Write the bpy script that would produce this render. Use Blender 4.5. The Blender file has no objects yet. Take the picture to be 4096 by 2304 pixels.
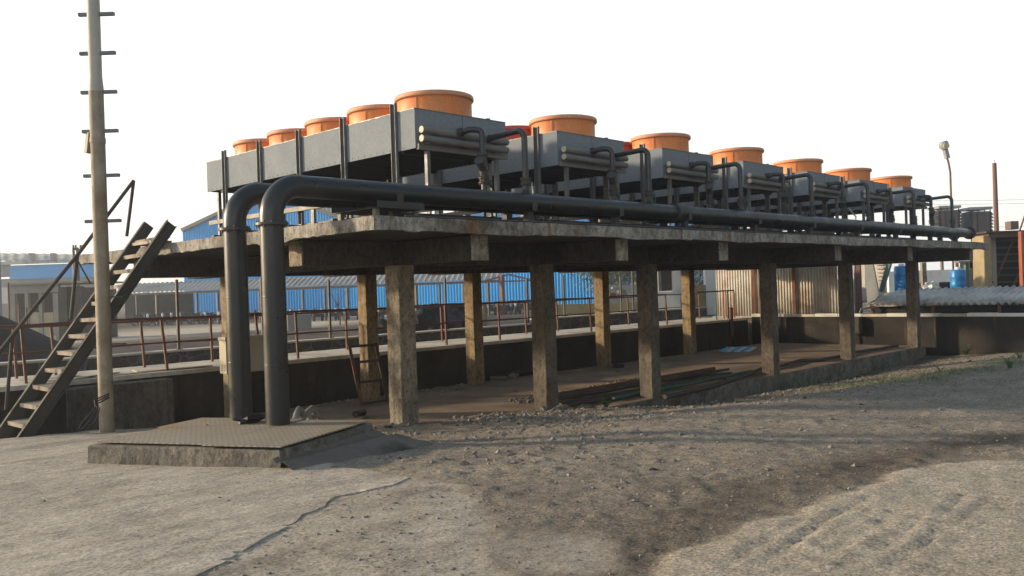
import bpy, math, random
import numpy as np
from mathutils import Vector, Matrix
random.seed(7); RNG = np.random.RandomState(7)
S = bpy.context.scene; COL = S.collection
# ------------------------------------------------------------------ camera
YAW, PITCH, ROLL = 0.7728, 0.0008, -0.0329
CAM = np.array([-7.7814, -9.8433, 2.2]); FPX = 3494.79; W0, H0 = 4096, 2304
FW = np.array([math.cos(YAW)*math.cos(PITCH), math.sin(YAW)*math.cos(PITCH), math.sin(PITCH)])
_r = np.array([math.sin(YAW), -math.cos(YAW), 0.]); _u = np.cross(_r, FW)
RT = math.cos(ROLL)*_r + math.sin(ROLL)*_u; UP = -math.sin(ROLL)*_r + math.cos(ROLL)*_u
cd = bpy.data.cameras.new('camera'); cam = bpy.data.objects.new('camera', cd); COL.objects.link(cam)
cam.matrix_world = Matrix(((RT[0], UP[0], -FW[0], CAM[0]), (RT[1], UP[1], -FW[1], CAM[1]), (RT[2], UP[2], -FW[2], CAM[2]), (0, 0, 0, 1)))
cd.sensor_width = 36; cd.lens = FPX/W0*36; cd.clip_end = 3000; cd.clip_start = .05
S.camera = cam
# ------------------------------------------------------------------ light
EL, AZX, AZY = math.radians(13), -.60, .80
w = bpy.data.worlds.new('World'); S.world = w; w.use_nodes = True
nt = w.node_tree; nt.nodes.clear()
out = nt.nodes.new('ShaderNodeOutputWorld'); add = nt.nodes.new('ShaderNodeAddShader')
b1 = nt.nodes.new('ShaderNodeBackground'); b2 = nt.nodes.new('ShaderNodeBackground')
sky = nt.nodes.new('ShaderNodeTexSky'); sky.sky_type = 'NISHITA'; sky.sun_disc = False
sky.sun_elevation = EL; sky.sun_rotation = math.atan2(AZX, AZY); sky.dust_density = 2; sky.air_density = 1.2
b1.inputs[1].default_value = .06
tc = nt.nodes.new('ShaderNodeTexCoord'); sx = nt.nodes.new('ShaderNodeSeparateXYZ'); rp = nt.nodes.new('ShaderNodeValToRGB')
e = rp.color_ramp.elements; e[0].position = .0; e[0].color = (1, .985, .96, 1); e[1].position = 1; e[1].color = (.09, .14, .21, 1)
q = e.new(.33); q.color = (.92, .95, .97, 1); q = e.new(.45); q.color = (.33, .42, .52, 1)
nt.links.new(tc.outputs['Generated'], sx.inputs[0]); nt.links.new(sx.outputs[2], rp.inputs[0]); dt = nt.nodes.new('ShaderNodeVectorMath'); dt.operation = 'DOT_PRODUCT'; dt.inputs[1].default_value = (AZX, AZY, 0); nt.links.new(tc.outputs['Generated'], dt.inputs[0])
mr = nt.nodes.new('ShaderNodeMapRange'); mr.inputs[1].default_value = -.72; mr.inputs[2].default_value = -.40; mr.inputs[3].default_value = .25; mr.inputs[4].default_value = 1; nt.links.new(dt.outputs['Value'], mr.inputs[0])
ml = nt.nodes.new('ShaderNodeVectorMath'); ml.operation = 'SCALE'; nt.links.new(rp.outputs[0], ml.inputs[0]); nt.links.new(mr.outputs[0], ml.inputs['Scale']); nt.links.new(ml.outputs[0], b2.inputs[0])
b2.inputs[1].default_value = .93
nt.links.new(sky.outputs[0], b1.inputs[0]); nt.links.new(b1.outputs[0], add.inputs[0]); nt.links.new(b2.outputs[0], add.inputs[1]); nt.links.new(add.outputs[0], out.inputs[0])
sl = bpy.data.lights.new('sun', 'SUN'); sl.energy = 5.0; sl.angle = math.radians(2.6); sl.color = (1, .80, .56)
so = bpy.data.objects.new('sun', sl); COL.objects.link(so)
sd = Vector((AZX*math.cos(EL), AZY*math.cos(EL), math.sin(EL))); so.rotation_euler = sd.to_track_quat('Z', 'Y').to_euler(); so.location = (0, 0, 30)
S.view_settings.view_transform = 'Standard'; S.view_settings.look = 'None'; S.view_settings.exposure = .22; S.view_settings.gamma = 1
# ------------------------------------------------------------------ helpers
def site(u, v, d):
    p = CAM + d*(FW + RT*(u-W0/2)/FPX - UP*(v-H0/2)/FPX); return p
def plane(u, v, ax, val):
    d = FW + RT*(u-W0/2)/FPX - UP*(v-H0/2)/FPX; i = 'xyz'.index(ax); t = (val-CAM[i])/d[i]; return CAM+t*d
def vnoise(x, y, s=0):
    xi = np.floor(x).astype(int); yi = np.floor(y).astype(int); fx = x-xi; fy = y-yi
    def hsh(a, b): n = np.sin(a*127.1+b*311.7+s*74.7)*43758.5453; return n-np.floor(n)
    ux = fx*fx*(3-2*fx); uy = fy*fy*(3-2*fy)
    return (hsh(xi, yi)*(1-ux)+hsh(xi+1, yi)*ux)*(1-uy)+(hsh(xi, yi+1)*(1-ux)+hsh(xi+1, yi+1)*ux)*uy
def fbm(x, y, o=4, s=0):
    a = 0; k = .5
    for i in range(o): a = a+k*vnoise(x*2**i, y*2**i, s+i); k *= .5
    return a
def sstep(a, b, x): t = np.clip((x-a)/(b-a), 0, 1); return t*t*(3-2*t)
def height(x, y, fine=True):
    x = np.asarray(x, float); y = np.asarray(y, float)
    lip = np.interp(x, [-7, -2.5, -1, 0, 2.5, 3.8, 6.3, 11, 20, 30], [.60, .52, .40, .31, .20, .06, -.2, -.30, -.30, -.28])
    road = np.interp(x, [-9, -4, 0, 5, 10, 20, 40], [.6, .60, .56, .40, .16, -.05, -.1])
    t = sstep(-4.2, -.3, y); f = road*(1-t)+lip*t - .045*np.clip(y, 0, 4)
    f = f - .12*sstep(-.75, -.35, y)*sstep(5, 7, x)*(1-sstep(19, 21, x))
    if fine:
        f = f + .05*(fbm(x*.9+3, y*.9, 3)-.45) + .012*(fbm(x*6, y*6, 3, 5)-.45)
        f = f + .07*np.exp(-((y+.9+.25*np.sin(x*.8))/.45)**2)*sstep(-.5, 1.5, x)*(1-sstep(9, 14, x))
    yc = np.interp(x, [-5, -3, -1.5, -.6], [3.7, 3.1, .8, .02]); wd = np.interp(x, [-5, -3, -1.5, -.6], [1.2, 1.1, .6, .3])
    f = f*(1-sstep(0, 1, (y-yc)/wd)) + -.45*sstep(0, 1, (y-yc)/wd)
    yard = np.interp(y, [9.3, 12, 40, 80], [.95, .85, .2, .2]) + (.04*(fbm(x*.5, y*.5, 2)-.5) if fine else 0)
    b = sstep(9.35, 9.6, y); f = f*(1-b)+yard*b
    b = sstep(20.95, 21.1, x)*(1-sstep(9, 10, y)); f = f*(1-b)+.85*b
    return f
def gnd(u, v):
    d0 = 1.5
    for d in np.arange(1.5, 60, .02):
        p = site(u, v, d)
        if p[2] <= float(height(p[0], p[1])): return p
    return p
MATS = {}
def newmat(name):
    m = bpy.data.materials.new(name); m.use_nodes = True; n = m.node_tree; n.nodes.clear()
    o = n.nodes.new('ShaderNodeOutputMaterial'); p = n.nodes.new('ShaderNodeBsdfPrincipled'); n.links.new(p.outputs[0], o.inputs[0])
    return m, n, p
def N(n, t, **k):
    x = n.nodes.new(t)
    for a, b in k.items():
        if a in x.inputs.keys(): x.inputs[a].default_value = b
        else: setattr(x, a, b)
    return x
def coords(n, scale=(1, 1, 1)):
    g = n.nodes.new('ShaderNodeNewGeometry'); m = n.nodes.new('ShaderNodeMapping'); m.inputs['Scale'].default_value = scale
    n.links.new(g.outputs['Position'], m.inputs[0]); return m.outputs[0]
def noise(n, vec, scale, detail=5, rough=.6):
    t = N(n, 'ShaderNodeTexNoise'); t.inputs['Scale'].default_value = scale; t.inputs['Detail'].default_value = detail; t.inputs['Roughness'].default_value = rough
    n.links.new(vec, t.inputs['Vector']); return t.outputs[0]
def ramp(n, fac, stops):
    r = n.nodes.new('ShaderNodeValToRGB'); el = r.color_ramp.elements
    el[0].position, el[0].color = stops[0][0], (*stops[0][1], 1); el[1].position, el[1].color = stops[-1][0], (*stops[-1][1], 1)
    for p, c in stops[1:-1]: z = el.new(p); z.color = (*c, 1)
    n.links.new(fac, r.inputs[0]); return r.outputs[0]
def mix(n, fac, a, b, mode='MIX'):
    m = n.nodes.new('ShaderNodeMix'); m.data_type = 'RGBA'; m.blend_type = mode
    for i, v in ((0, fac), (6, a), (7, b)):
        if isinstance(v, (int, float)): m.inputs[i].default_value = v
        elif isinstance(v, tuple): m.inputs[i].default_value = (*v, 1)
        else: n.links.new(v, m.inputs[i])
    return m.outputs[2]
def bump(n, p, hgt, strength=.4, dist=.02):
    b = n.nodes.new('ShaderNodeBump'); b.inputs['Strength'].default_value = strength; b.inputs['Distance'].default_value = dist
    n.links.new(hgt, b.inputs['Height']); n.links.new(b.outputs[0], p.inputs['Normal'])
def weathered(name, c, c2=None, scale=3., rough=.8, metal=0., stain=None, amt=.5, streak=0., rusty=0., bmp=.3, bd=.01, pits=0., fine=60, spec=None):
    """c base colour, c2 mottling colour, stain colour in large patches, streak = vertical runs, pits = dark pock marks"""
    m, n, p = newmat(name); v = coords(n); c2 = c2 or tuple(x*.75 for x in c)
    a = ramp(n, noise(n, v, scale), [(.3, c2), (.7, c)])
    if stain:
        a = mix(n, ramp(n, noise(n, v, scale*.45, 6, .7), [(.5-.12*amt, (0, 0, 0)), (.72-.1*amt, (1, 1, 1))]), a, stain)
    if streak:
        vs = coords(n, (6, 6, .5)); a = mix(n, ramp(n, noise(n, vs, 1.6, 5, .65), [(.45, (0, 0, 0)), (.75, (streak,)*3)]), a, tuple(x*.35 for x in c))
    if rusty:
        vr = coords(n, (2.2, 2.2, .25)); a = mix(n, ramp(n, noise(n, vr, 1.9, 5, .6), [(.60, (0, 0, 0)), (.68, (rusty,)*3)]), a, (.26, .12, .045))
    if pits:
        vo = n.nodes.new('ShaderNodeTexVoronoi'); vo.inputs['Scale'].default_value = 11; n.links.new(v, vo.inputs['Vector'])
        a = mix(n, ramp(n, vo.outputs['Distance'], [(.13, (pits,)*3), (.22, (0, 0, 0))]), a, tuple(x*.3 for x in c))
    a = mix(n, .25 if not pits else .6, a, ramp(n, noise(n, v, fine, 3), [(.35, (.4,)*3), (.65, (1,)*3)]), 'MULTIPLY')
    if pits: a = mix(n, .7, a, ramp(n, noise(n, coords(n, (1, 1, .6)), 13, 6, .75), [(.40, (.35,)*3), (.52, (1.1,)*3)]), 'MULTIPLY')
    n.links.new(a, p.inputs['Base Color']); p.inputs['Metallic'].default_value = metal
    n.links.new(ramp(n, noise(n, v, scale*2), [(.3, (max(rough-.12, .05),)*3), (.7, (min(rough+.12, 1),)*3)]), p.inputs['Roughness'])
    if bmp: bump(n, p, noise(n, v, fine*.5, 6, .7), bmp, bd)
    if spec is not None: p.inputs['Specular IOR Level'].default_value = spec
    MATS[name] = m; return m
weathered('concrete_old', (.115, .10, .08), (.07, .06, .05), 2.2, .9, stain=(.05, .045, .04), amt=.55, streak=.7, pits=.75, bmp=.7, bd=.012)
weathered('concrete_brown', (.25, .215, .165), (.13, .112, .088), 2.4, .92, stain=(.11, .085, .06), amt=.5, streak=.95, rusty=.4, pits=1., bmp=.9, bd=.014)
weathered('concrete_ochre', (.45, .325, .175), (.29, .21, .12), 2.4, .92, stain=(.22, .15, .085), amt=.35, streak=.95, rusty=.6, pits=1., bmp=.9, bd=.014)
weathered('concrete_column', (.43, .36, .25), (.24, .205, .155), 2.4, .92, stain=(.19, .155, .115), amt=.45, streak=.95, rusty=.5, pits=1., bmp=.9, bd=.014)
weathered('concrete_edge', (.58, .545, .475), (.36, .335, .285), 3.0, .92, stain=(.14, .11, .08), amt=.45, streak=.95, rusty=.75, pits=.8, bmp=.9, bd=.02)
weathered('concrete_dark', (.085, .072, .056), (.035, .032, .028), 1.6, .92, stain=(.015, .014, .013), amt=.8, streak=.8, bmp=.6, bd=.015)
weathered('concrete_mid', (.20, .175, .145), (.12, .105, .088), 1.8, .92, stain=(.06, .055, .048), amt=.5, streak=.95, pits=.3, bmp=.7, bd=.015)
weathered('concrete_mouldy', (.062, .05, .034), (.018, .017, .015), 1.3, .92, stain=(.012, .012, .012), amt=.9, streak=.95, rusty=.35, bmp=.6, bd=.02)
weathered('concrete_pale', (.68, .62, .50), (.54, .49, .40), 1.8, .9, stain=(.27, .25, .21), amt=.2, bmp=.5, bd=.01)
weathered('floor', (.34, .25, .17), (.22, .16, .11), 1.2, .92, stain=(.12, .09, .065), amt=.3, bmp=.6, bd=.012)
weathered('hatch_concrete', (.33, .295, .235), (.21, .19, .155), 3.2, .92, stain=(.085, .08, .07), amt=.45, streak=.5, pits=.3, bmp=.9, bd=.02)
weathered('berm', (.24, .205, .165), (.16, .14, .115), 2.5, .95, stain=(.045, .043, .04), amt=.3, bmp=.9, bd=.02)
weathered('casing', (.245, .275, .305), (.235, .264, .293), 1.2, .75, spec=.12, stain=(.235, .26, .288), amt=.1, bmp=0, bd=.002, fine=25)
weathered('coil', (.03, .03, .032), (.018, .018, .02), 6, .7, bmp=.3)
weathered('galvanised', (.19, .19, .19), (.13, .135, .135), 5, .55, metal=.3, bmp=.08, bd=.002)
weathered('frame_steel', (.30, .27, .225), (.20, .18, .155), 4, .65, metal=.1, bmp=.15, bd=.003)
weathered('dark_steel', (.075, .072, .07), (.045, .043, .042), 5, .6, metal=.2, stain=(.06, .04, .03), amt=.2, bmp=.2, bd=.004)
weathered('orange', (.88, .30, .075), (.80, .24, .055), 2.5, .55, stain=(.70, .24, .08), amt=.3, streak=.18, bmp=.06, bd=.003, fine=30)
weathered('orange_rim', (.78, .36, .19), (.70, .30, .15), 2.5, .6, stain=(.66, .27, .13), amt=.3, bmp=.06, bd=.003, fine=30)
weathered('red_shroud', (.55, .10, .045), (.45, .07, .035), 2.5, .6, stain=(.35, .06, .03), amt=.3, bmp=.06, bd=.003, fine=30)
weathered('pipe_grey', (.018, .0195, .021), (.015, .016, .017), 2, .36, spec=.55, stain=(.024, .022, .019), amt=.25, bmp=.05, bd=.001, fine=70)
weathered('pipe_black', (.05, .052, .055), (.028, .029, .032), 5, .35, metal=.2, bmp=.1, bd=.002)
weathered('header_pipe', (.24, .23, .20), (.16, .15, .135), 4, .7, metal=0, bmp=.1, bd=.003)
weathered('header_cap', (.60, .53, .38), (.5, .44, .31), 5, .6)
weathered('green_paint', (.03, .13, .09), (.02, .08, .06), 6, .5)
weathered('rust', (.20, .075, .04), (.12, .05, .03), 5, .85, stain=(.08, .04, .03), amt=.3, bmp=.4, bd=.004)
weathered('dark_rust', (.075, .04, .028), (.045, .028, .02), 5, .85, bmp=.4)
weathered('red_rail', (.22, .078, .055), (.11, .048, .038), 6, .75, stain=(.14, .07, .05), amt=.4, bmp=.2)
weathered('stair_steel', (.085, .076, .063), (.05, .045, .038), 4, .75, stain=(.05, .04, .032), amt=.4, bmp=.3, bd=.004)
weathered('tread', (.40, .35, .27), (.28, .24, .19), 6, .85, stain=(.16, .12, .09), amt=.35, bmp=.4, bd=.004)
weathered('pole_paint', (.42, .36, .26), (.27, .23, .17), 3.5, .7, stain=(.22, .14, .075), amt=.45, streak=.6, bmp=.3, bd=.004)
weathered('blue_sheet', (.014, .44, .98), (.012, .40, .92), .6, .5, bmp=0, fine=8)
weathered('grey_sheet', (.40, .41, .41), (.30, .31, .31), .8, .7, stain=(.2, .2, .2), amt=.3, bmp=.1)
weathered('asbestos', (.72, .69, .62), (.54, .515, .47), 1.4, .92, stain=(.17, .165, .155), amt=.35, bmp=.4, bd=.01)
weathered('old_sheet', (.60, .57, .50), (.48, .45, .39), 2.2, .65, metal=0, stain=(.34, .16, .07), amt=.12, bmp=.2)
weathered('white_wall', (.78, .78, .73), (.68, .68, .64), 1.5, .85, stain=(.5, .49, .45), amt=.15, bmp=.2)
weathered('grey_wall', (.36, .345, .31), (.27, .26, .235), .5, .9, stain=(.19, .18, .165), amt=.3, bmp=.2)
weathered('dark_void', (.022, .021, .02), (.012, .012, .012), 2, .9)  # near-black colour standing in for the shade inside openings and interiors
weathered('glass', (.09, .075, .07), (.05, .045, .045), 1.5, .2, bmp=0)
weathered('cream_paint', (.45, .40, .27), (.38, .34, .23), 2.5, .5, stain=(.36, .31, .2), amt=.2, bmp=.05)
weathered('pale_glare', (.50, .50, .46), (.40, .38, .33), 2, .6, bmp=.1)  # pale tone puts the glare on the pole top into the colour
weathered('blue_drum', (.015, .24, .60), (.012, .19, .5), 3, .4, bmp=.05)
weathered('yellow_brick', (.42, .34, .19), (.30, .24, .14), 4, .85, stain=(.28, .22, .12), amt=.4, bmp=.6, bd=.02)
weathered('orange_steel', (.42, .115, .055), (.30, .09, .045), 3, .6)
weathered('soil', (.055, .045, .036), (.03, .026, .022), 2.5, 1., bmp=.9, bd=.04)
weathered('coal', (.03, .03, .031), (.016, .016, .017), 3, .9, stain=(.12, .12, .125), amt=.12, bmp=.9, bd=.04)
weathered('stone', (.36, .32, .27), (.10, .09, .08), 22, .95, bmp=.6)
weathered('wood', (.19, .13, .08), (.11, .075, .05), 6, .9, bmp=.4)
weathered('brown_post', (.21, .115, .085), (.15, .085, .065), 2, .8)
weathered('tower_brown', (.21, .155, .125), (.14, .105, .085), 1, .85, bmp=.2)
weathered('white_cloth', (.75, .78, .82), (.6, .63, .67), 3, .8)
weathered('rubber', (.022, .022, .024), (.012, .012, .013), 6, .6)
weathered('grey_hose', (.30, .285, .25), (.22, .21, .185), 6, .6)
weathered('leaf', (.09, .17, .035), (.05, .11, .02), 20, .6, bmp=0)
weathered('dry_leaf', (.20, .21, .09), (.12, .14, .05), 20, .7, bmp=0)
weathered('bark', (.10, .08, .06), (.06, .05, .04), 10, .9)
weathered('lamp_grey', (.36, .36, .35), (.28, .28, .28), 4, .5)
weathered('teal_steel', (.10, .22, .20), (.07, .16, .15), 3, .6)
weathered('plate', (.46, .39, .29), (.36, .305, .235), 1.6, .7, stain=(.40, .24, .11), amt=.35, bmp=.15)
# chequer plate lugs on the hatch plate
def _plate():
    m = MATS['plate']; n = m.node_tree; p = [x for x in n.nodes if x.type == 'BSDF_PRINCIPLED'][0]
    g = n.nodes.new('ShaderNodeNewGeometry'); mp = n.nodes.new('ShaderNodeMapping'); mp.inputs['Rotation'].default_value = (0, 0, math.radians(26)); mp.inputs['Scale'].default_value = (1, 1, 1)
    n.links.new(g.outputs['Position'], mp.inputs[0]); br = n.nodes.new('ShaderNodeTexBrick'); br.inputs['Scale'].default_value = 5; br.inputs['Mortar Size'].default_value = .055
    br.inputs['Color1'].default_value = (1, 1, 1, 1); br.inputs['Color2'].default_value = (1, 1, 1, 1); br.inputs['Mortar'].default_value = (0, 0, 0, 1)
    n.links.new(mp.outputs[0], br.inputs[0]); bump(n, p, br.outputs[0], .7, .006)
    src = p.inputs['Base Color'].links[0].from_socket
    n.links.new(mix(n, ramp(n, br.outputs[0], [(0, (.75,)*3), (1, (0,)*3)]), src, (.16, .14, .11)), p.inputs['Base Color'])
_plate()
# rubble masonry
def _masonry():
    m, n, p = newmat('rubble_masonry'); v = coords(n, (1, 1, 1.25)); vo = n.nodes.new('ShaderNodeTexVoronoi'); vo.feature = 'DISTANCE_TO_EDGE'; vo.inputs['Scale'].default_value = 2.3
    n.links.new(v, vo.inputs['Vector']); st = ramp(n, noise(n, v, 3), [(.3, (.055, .052, .048)), (.7, (.12, .115, .105))])
    n.links.new(mix(n, ramp(n, vo.outputs[0], [(.02, (1, 1, 1)), (.06, (0, 0, 0))]), st, (.17, .165, .155)), p.inputs['Base Color'])
    p.inputs['Roughness'].default_value = .95; bump(n, p, ramp(n, vo.outputs[0], [(0, (1,)*3), (.07, (0,)*3), (.3, (.8,)*3)]), .6, .03); MATS['rubble_masonry'] = m
_masonry()
def crustcol(n, v, dark=1.):
    g = n.nodes.new('ShaderNodeNewGeometry'); mp = n.nodes.new('ShaderNodeMapping'); mp.inputs['Rotation'].default_value = (0, 0, -YAW+1.5708); mp.inputs['Scale'].default_value = (.8, 2.2, 1)
    n.links.new(g.outputs['Position'], mp.inputs[0])
    c = ramp(n, noise(n, mp.outputs[0], 1.3, 9, .75), [(.30, tuple(x*dark for x in (.28, .235, .185))), (.50, tuple(x*dark for x in (.53, .465, .375))), (.68, tuple(x*dark for x in (.66, .585, .48)))])
    c = mix(n, ramp(n, noise(n, v, .8, 5, .7), [(.5, (0,)*3), (.72, (.6,)*3)]), c, tuple(x*dark for x in (.24, .205, .165)))
    c = mix(n, .8, c, ramp(n, noise(n, v, 38, 6, .8), [(.38, (.42,)*3), (.5, (.95,)*3), (.62, (1.3,)*3)]), 'MULTIPLY')
    c = mix(n, .5, c, ramp(n, noise(n, v, 8, 6, .75), [(.35, (.6,)*3), (.6, (1.1,)*3)]), 'MULTIPLY')
    # wandering hairline cracks
    dn = n.nodes.new('ShaderNodeTexNoise'); dn.inputs['Scale'].default_value = 1.4; dn.inputs['Detail'].default_value = 8; dn.inputs['Roughness'].default_value = .7; n.links.new(v, dn.inputs['Vector'])
    ad = n.nodes.new('ShaderNodeVectorMath'); ad.operation = 'MULTIPLY_ADD'; ad.inputs[1].default_value = (.9, .9, 0); n.links.new(dn.outputs['Color'], ad.inputs[0]); n.links.new(v, ad.inputs[2])
    vo = n.nodes.new('ShaderNodeTexVoronoi'); vo.feature = 'DISTANCE_TO_EDGE'; vo.voronoi_dimensions = '2D'; vo.inputs['Scale'].default_value = .42; n.links.new(ad.outputs[0], vo.inputs['Vector'])
    cr = ramp(n, vo.outputs[0], [(.0, (.75,)*3), (.0035, (0,)*3)])
    return mix(n, cr, c, (.07, .06, .05)), mp.outputs[0]
def _ground(name, attr=True):
    m, n, p = newmat(name); v = coords(n)
    at = n.nodes.new('ShaderNodeAttribute'); at.attribute_name = 'tone'
    nz = noise(n, v, 1.3, 8, .65); ma = n.nodes.new('ShaderNodeMath'); ma.operation = 'MULTIPLY_ADD'; ma.inputs[1].default_value = .55; n.links.new(nz, ma.inputs[0]); n.links.new(at.outputs['Fac'], ma.inputs[2])
    c = ramp(n, ma.outputs[0], [(.02, (.035, .033, .031)), (.17, (.155, .135, .115)), (.34, (.33, .285, .235)), (.58, (.53, .465, .385)), (.80, (.72, .645, .53)), (1.0, (.76, .68, .56))])
    gr = noise(n, v, 45, 4, .8); c = mix(n, .85, c, ramp(n, gr, [(.34, (.30, .29, .28)), (.5, (.85, .83, .8)), (.66, (1.5, 1.45, 1.36))]), 'MULTIPLY')
    c = mix(n, .6, c, ramp(n, noise(n, v, 9, 6, .75), [(.35, (.55,)*3), (.62, (1.2,)*3)]), 'MULTIPLY')
    vo = n.nodes.new('ShaderNodeTexVoronoi'); vo.inputs['Scale'].default_value = 26; n.links.new(v, vo.inputs['Vector'])
    c = mix(n, ramp(n, vo.outputs['Distance'], [(.12, (.6,)*3), (.24, (0,)*3)]), c, vo.outputs['Color'], 'MULTIPLY')
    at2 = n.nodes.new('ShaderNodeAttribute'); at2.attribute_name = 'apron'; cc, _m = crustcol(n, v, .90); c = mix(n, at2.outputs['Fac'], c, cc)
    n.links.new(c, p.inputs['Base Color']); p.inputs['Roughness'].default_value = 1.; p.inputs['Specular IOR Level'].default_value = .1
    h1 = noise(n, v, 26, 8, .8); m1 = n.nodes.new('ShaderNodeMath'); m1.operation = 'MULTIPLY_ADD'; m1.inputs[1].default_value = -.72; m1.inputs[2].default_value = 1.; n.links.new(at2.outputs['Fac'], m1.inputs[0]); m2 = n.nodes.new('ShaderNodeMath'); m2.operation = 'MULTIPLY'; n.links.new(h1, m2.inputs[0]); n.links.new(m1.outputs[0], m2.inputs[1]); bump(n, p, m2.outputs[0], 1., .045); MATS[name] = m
_ground('ground')
def _crust():
    m, n, p = newmat('concrete_crust'); v = coords(n, (1, 1, 1))
    c, mpo = crustcol(n, v, .93)
    n.links.new(c, p.inputs['Base Color']); p.inputs['Roughness'].default_value = .95
    ad = n.nodes.new('ShaderNodeMath'); ad.operation = 'MULTIPLY_ADD'; ad.inputs[1].default_value = .35
    n.links.new(noise(n, v, 28, 8, .75), ad.inputs[0]); n.links.new(noise(n, mpo, 4, 8, .7), ad.inputs[2]); bump(n, p, ad.outputs[0], .8, .035); MATS['concrete_crust'] = m
_crust()
class MB:
    def __init__(s): s.v = []; s.f = []; s.sm = []
    def add(s, vs, fs, smooth=False):
        o = len(s.v); s.v += [tuple(map(float, x)) for x in vs]; s.f += [tuple(i+o for i in f) for f in fs]; s.sm += [smooth]*len(fs); return s
    def box(s, a, b, rz=0, piv=None):
        x0, y0, z0 = a; x1, y1, z1 = b
        vs = [(x0, y0, z0), (x1, y0, z0), (x1, y1, z0), (x0, y1, z0), (x0, y0, z1), (x1, y0, z1), (x1, y1, z1), (x0, y1, z1)]
        return s.add(vs, [(0, 3, 2, 1), (4, 5, 6, 7), (0, 1, 5, 4), (1, 2, 6, 5), (2, 3, 7, 6), (3, 0, 4, 7)])
    def bar(s, p, q, w, h, up=(0, 0, 1)):
        p = Vector(p); q = Vector(q); d = (q-p).normalized(); u = Vector(up)
        if abs(d.dot(u)) > .99: u = Vector((1, 0, 0))
        r = d.cross(u).normalized(); u = r.cross(d); vs = []
        for c in (p, q):
            for a, b in ((-1, -1), (1, -1), (1, 1), (-1, 1)): vs.append(c+r*a*w/2+u*b*h/2)
        return s.add(vs, [(0, 1, 2, 3), (7, 6, 5, 4), (0, 4, 5, 1), (1, 5, 6, 2), (2, 6, 7, 3), (3, 7, 4, 0)])
    def tube(s, path, r, seg=16, caps=True):
        P = [Vector(p) for p in path]; R = r if isinstance(r, (list, tuple)) else [r]*len(P)
        t = (P[1]-P[0]).normalized(); u = t.cross(Vector((0, 0, 1)))
        if u.length < .01: u = t.cross(Vector((1, 0, 0)))
        u.normalize(); rings = []
        for i, p in enumerate(P):
            t2 = ((P[min(i+1, len(P)-1)]-p).normalized()+(p-P[max(i-1, 0)]).normalized()).normalized()
            ax = t.cross(t2)
            if ax.length > 1e-6: u = Matrix.Rotation(t.angle(t2), 3, ax.normalized()) @ u
            t = t2; b = t.cross(u).normalized(); u = b.cross(t).normalized()
            rings.append([p+(u*math.cos(a)+b*math.sin(a))*R[i] for a in [2*math.pi*k/seg for k in range(seg)]])
        vs = [v for g in rings for v in g]; fs = []
        for i in range(len(P)-1):
            for k in range(seg): a = i*seg+k; b2 = i*seg+(k+1) % seg; fs.append((a, b2, b2+seg, a+seg))
        s.add(vs, fs, True)
        if caps: s.add(rings[0], [tuple(range(seg))[::-1]]); s.add(rings[-1], [tuple(range(seg))])
        return s
    def lathe(s, c, prof, seg=48, smooth=True):
        vs = []; n = len(prof)
        for k in range(seg):
            a = 2*math.pi*k/seg
            for r, z in prof: vs.append((c[0]+r*math.cos(a), c[1]+r*math.sin(a), c[2]+z))
        fs = []
        for k in range(seg):
            k2 = (k+1) % seg
            for i in range(n-1): fs.append((k*n+i, k2*n+i, k2*n+i+1, k*n+i+1))
        return s.add(vs, fs, smooth)
    def blob(s, c, r, jit=.2, seed=0, flat=1., seg=10, rings=7):
        rr = random.Random(seed); vs = []; fs = []
        for i in range(rings+1):
            th = math.pi*i/rings
            for k in range(seg):
                ph = 2*math.pi*k/seg; q = 1+jit*(rr.random()-.5)*2
                vs.append((c[0]+r[0]*math.sin(th)*math.cos(ph)*q, c[1]+r[1]*math.sin(th)*math.sin(ph)*q, c[2]+r[2]*math.cos(th)*(q if 0 < i < rings else 1)))
        for i in range(rings):
            for k in range(seg): k2 = (k+1) % seg; fs.append((i*seg+k, (i+1)*seg+k, (i+1)*seg+k2, i*seg+k2))
        return s.add(vs, fs, False)
    def corr(s, p0, du, dv, L, Hh, pitch=.15, amp=.02, th=.006, sharp=False, jag=0):
        """corrugated sheet from p0 spanning L along du and Hh along dv"""
        p0 = Vector(p0); du = Vector(du).normalized(); dv = Vector(dv).normalized(); nn = du.cross(dv).normalized(); per = 6 if not sharp else 4
        n = max(2, int(L/pitch*per)); vs = []; fs = []
        for i in range(n+1):
            t = L*i/n; a = (math.sin(2*math.pi*t/pitch) if not sharp else (1 if (i % 4) in (1, 2) else -1))*amp
            j = random.random()*jag
            for hh in (0+j, Hh):
                for sgn in (0, 1): vs.append(p0+du*t+dv*hh+nn*(a+sgn*th))
        for i in range(n):
            o = i*4; q = o+4; fs += [(o, q, q+2, o+2), (o+1, o+3, q+3, q+1), (o, o+1, q+1, q), (o+2, q+2, q+3, o+3)]
        return s.add(vs, fs, not sharp)
    def build(s, name, mat, parent=None, bevel=0, **tags):
        me = bpy.data.meshes.new(name); me.from_pydata(s.v, [], s.f); me.update()
        me.polygons.foreach_set('use_smooth', s.sm)
        me.materials.append(MATS[mat] if isinstance(mat, str) else mat)
        o = bpy.data.objects.new(name, me); COL.objects.link(o)
        if parent: o.parent = parent; o.matrix_parent_inverse = parent.matrix_basis.inverted()
        if bevel:
            b = o.modifiers.new('bevel', 'BEVEL'); b.width = bevel; b.segments = 2; b.limit_method = 'ANGLE'; b.angle_limit = math.radians(40)
        for k, x in tags.items(): o[k] = x
        return o
def mb(): return MB()
def thing(name, label, cat, loc=(0, 0, 0), group=None):
    o = bpy.data.objects.new(name, None); COL.objects.link(o); o.location = loc; o.empty_display_size = .3; o['label'] = label; o['category'] = cat
    if group: o['group'] = group
    o['kind'] = 'thing'; return o
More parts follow.
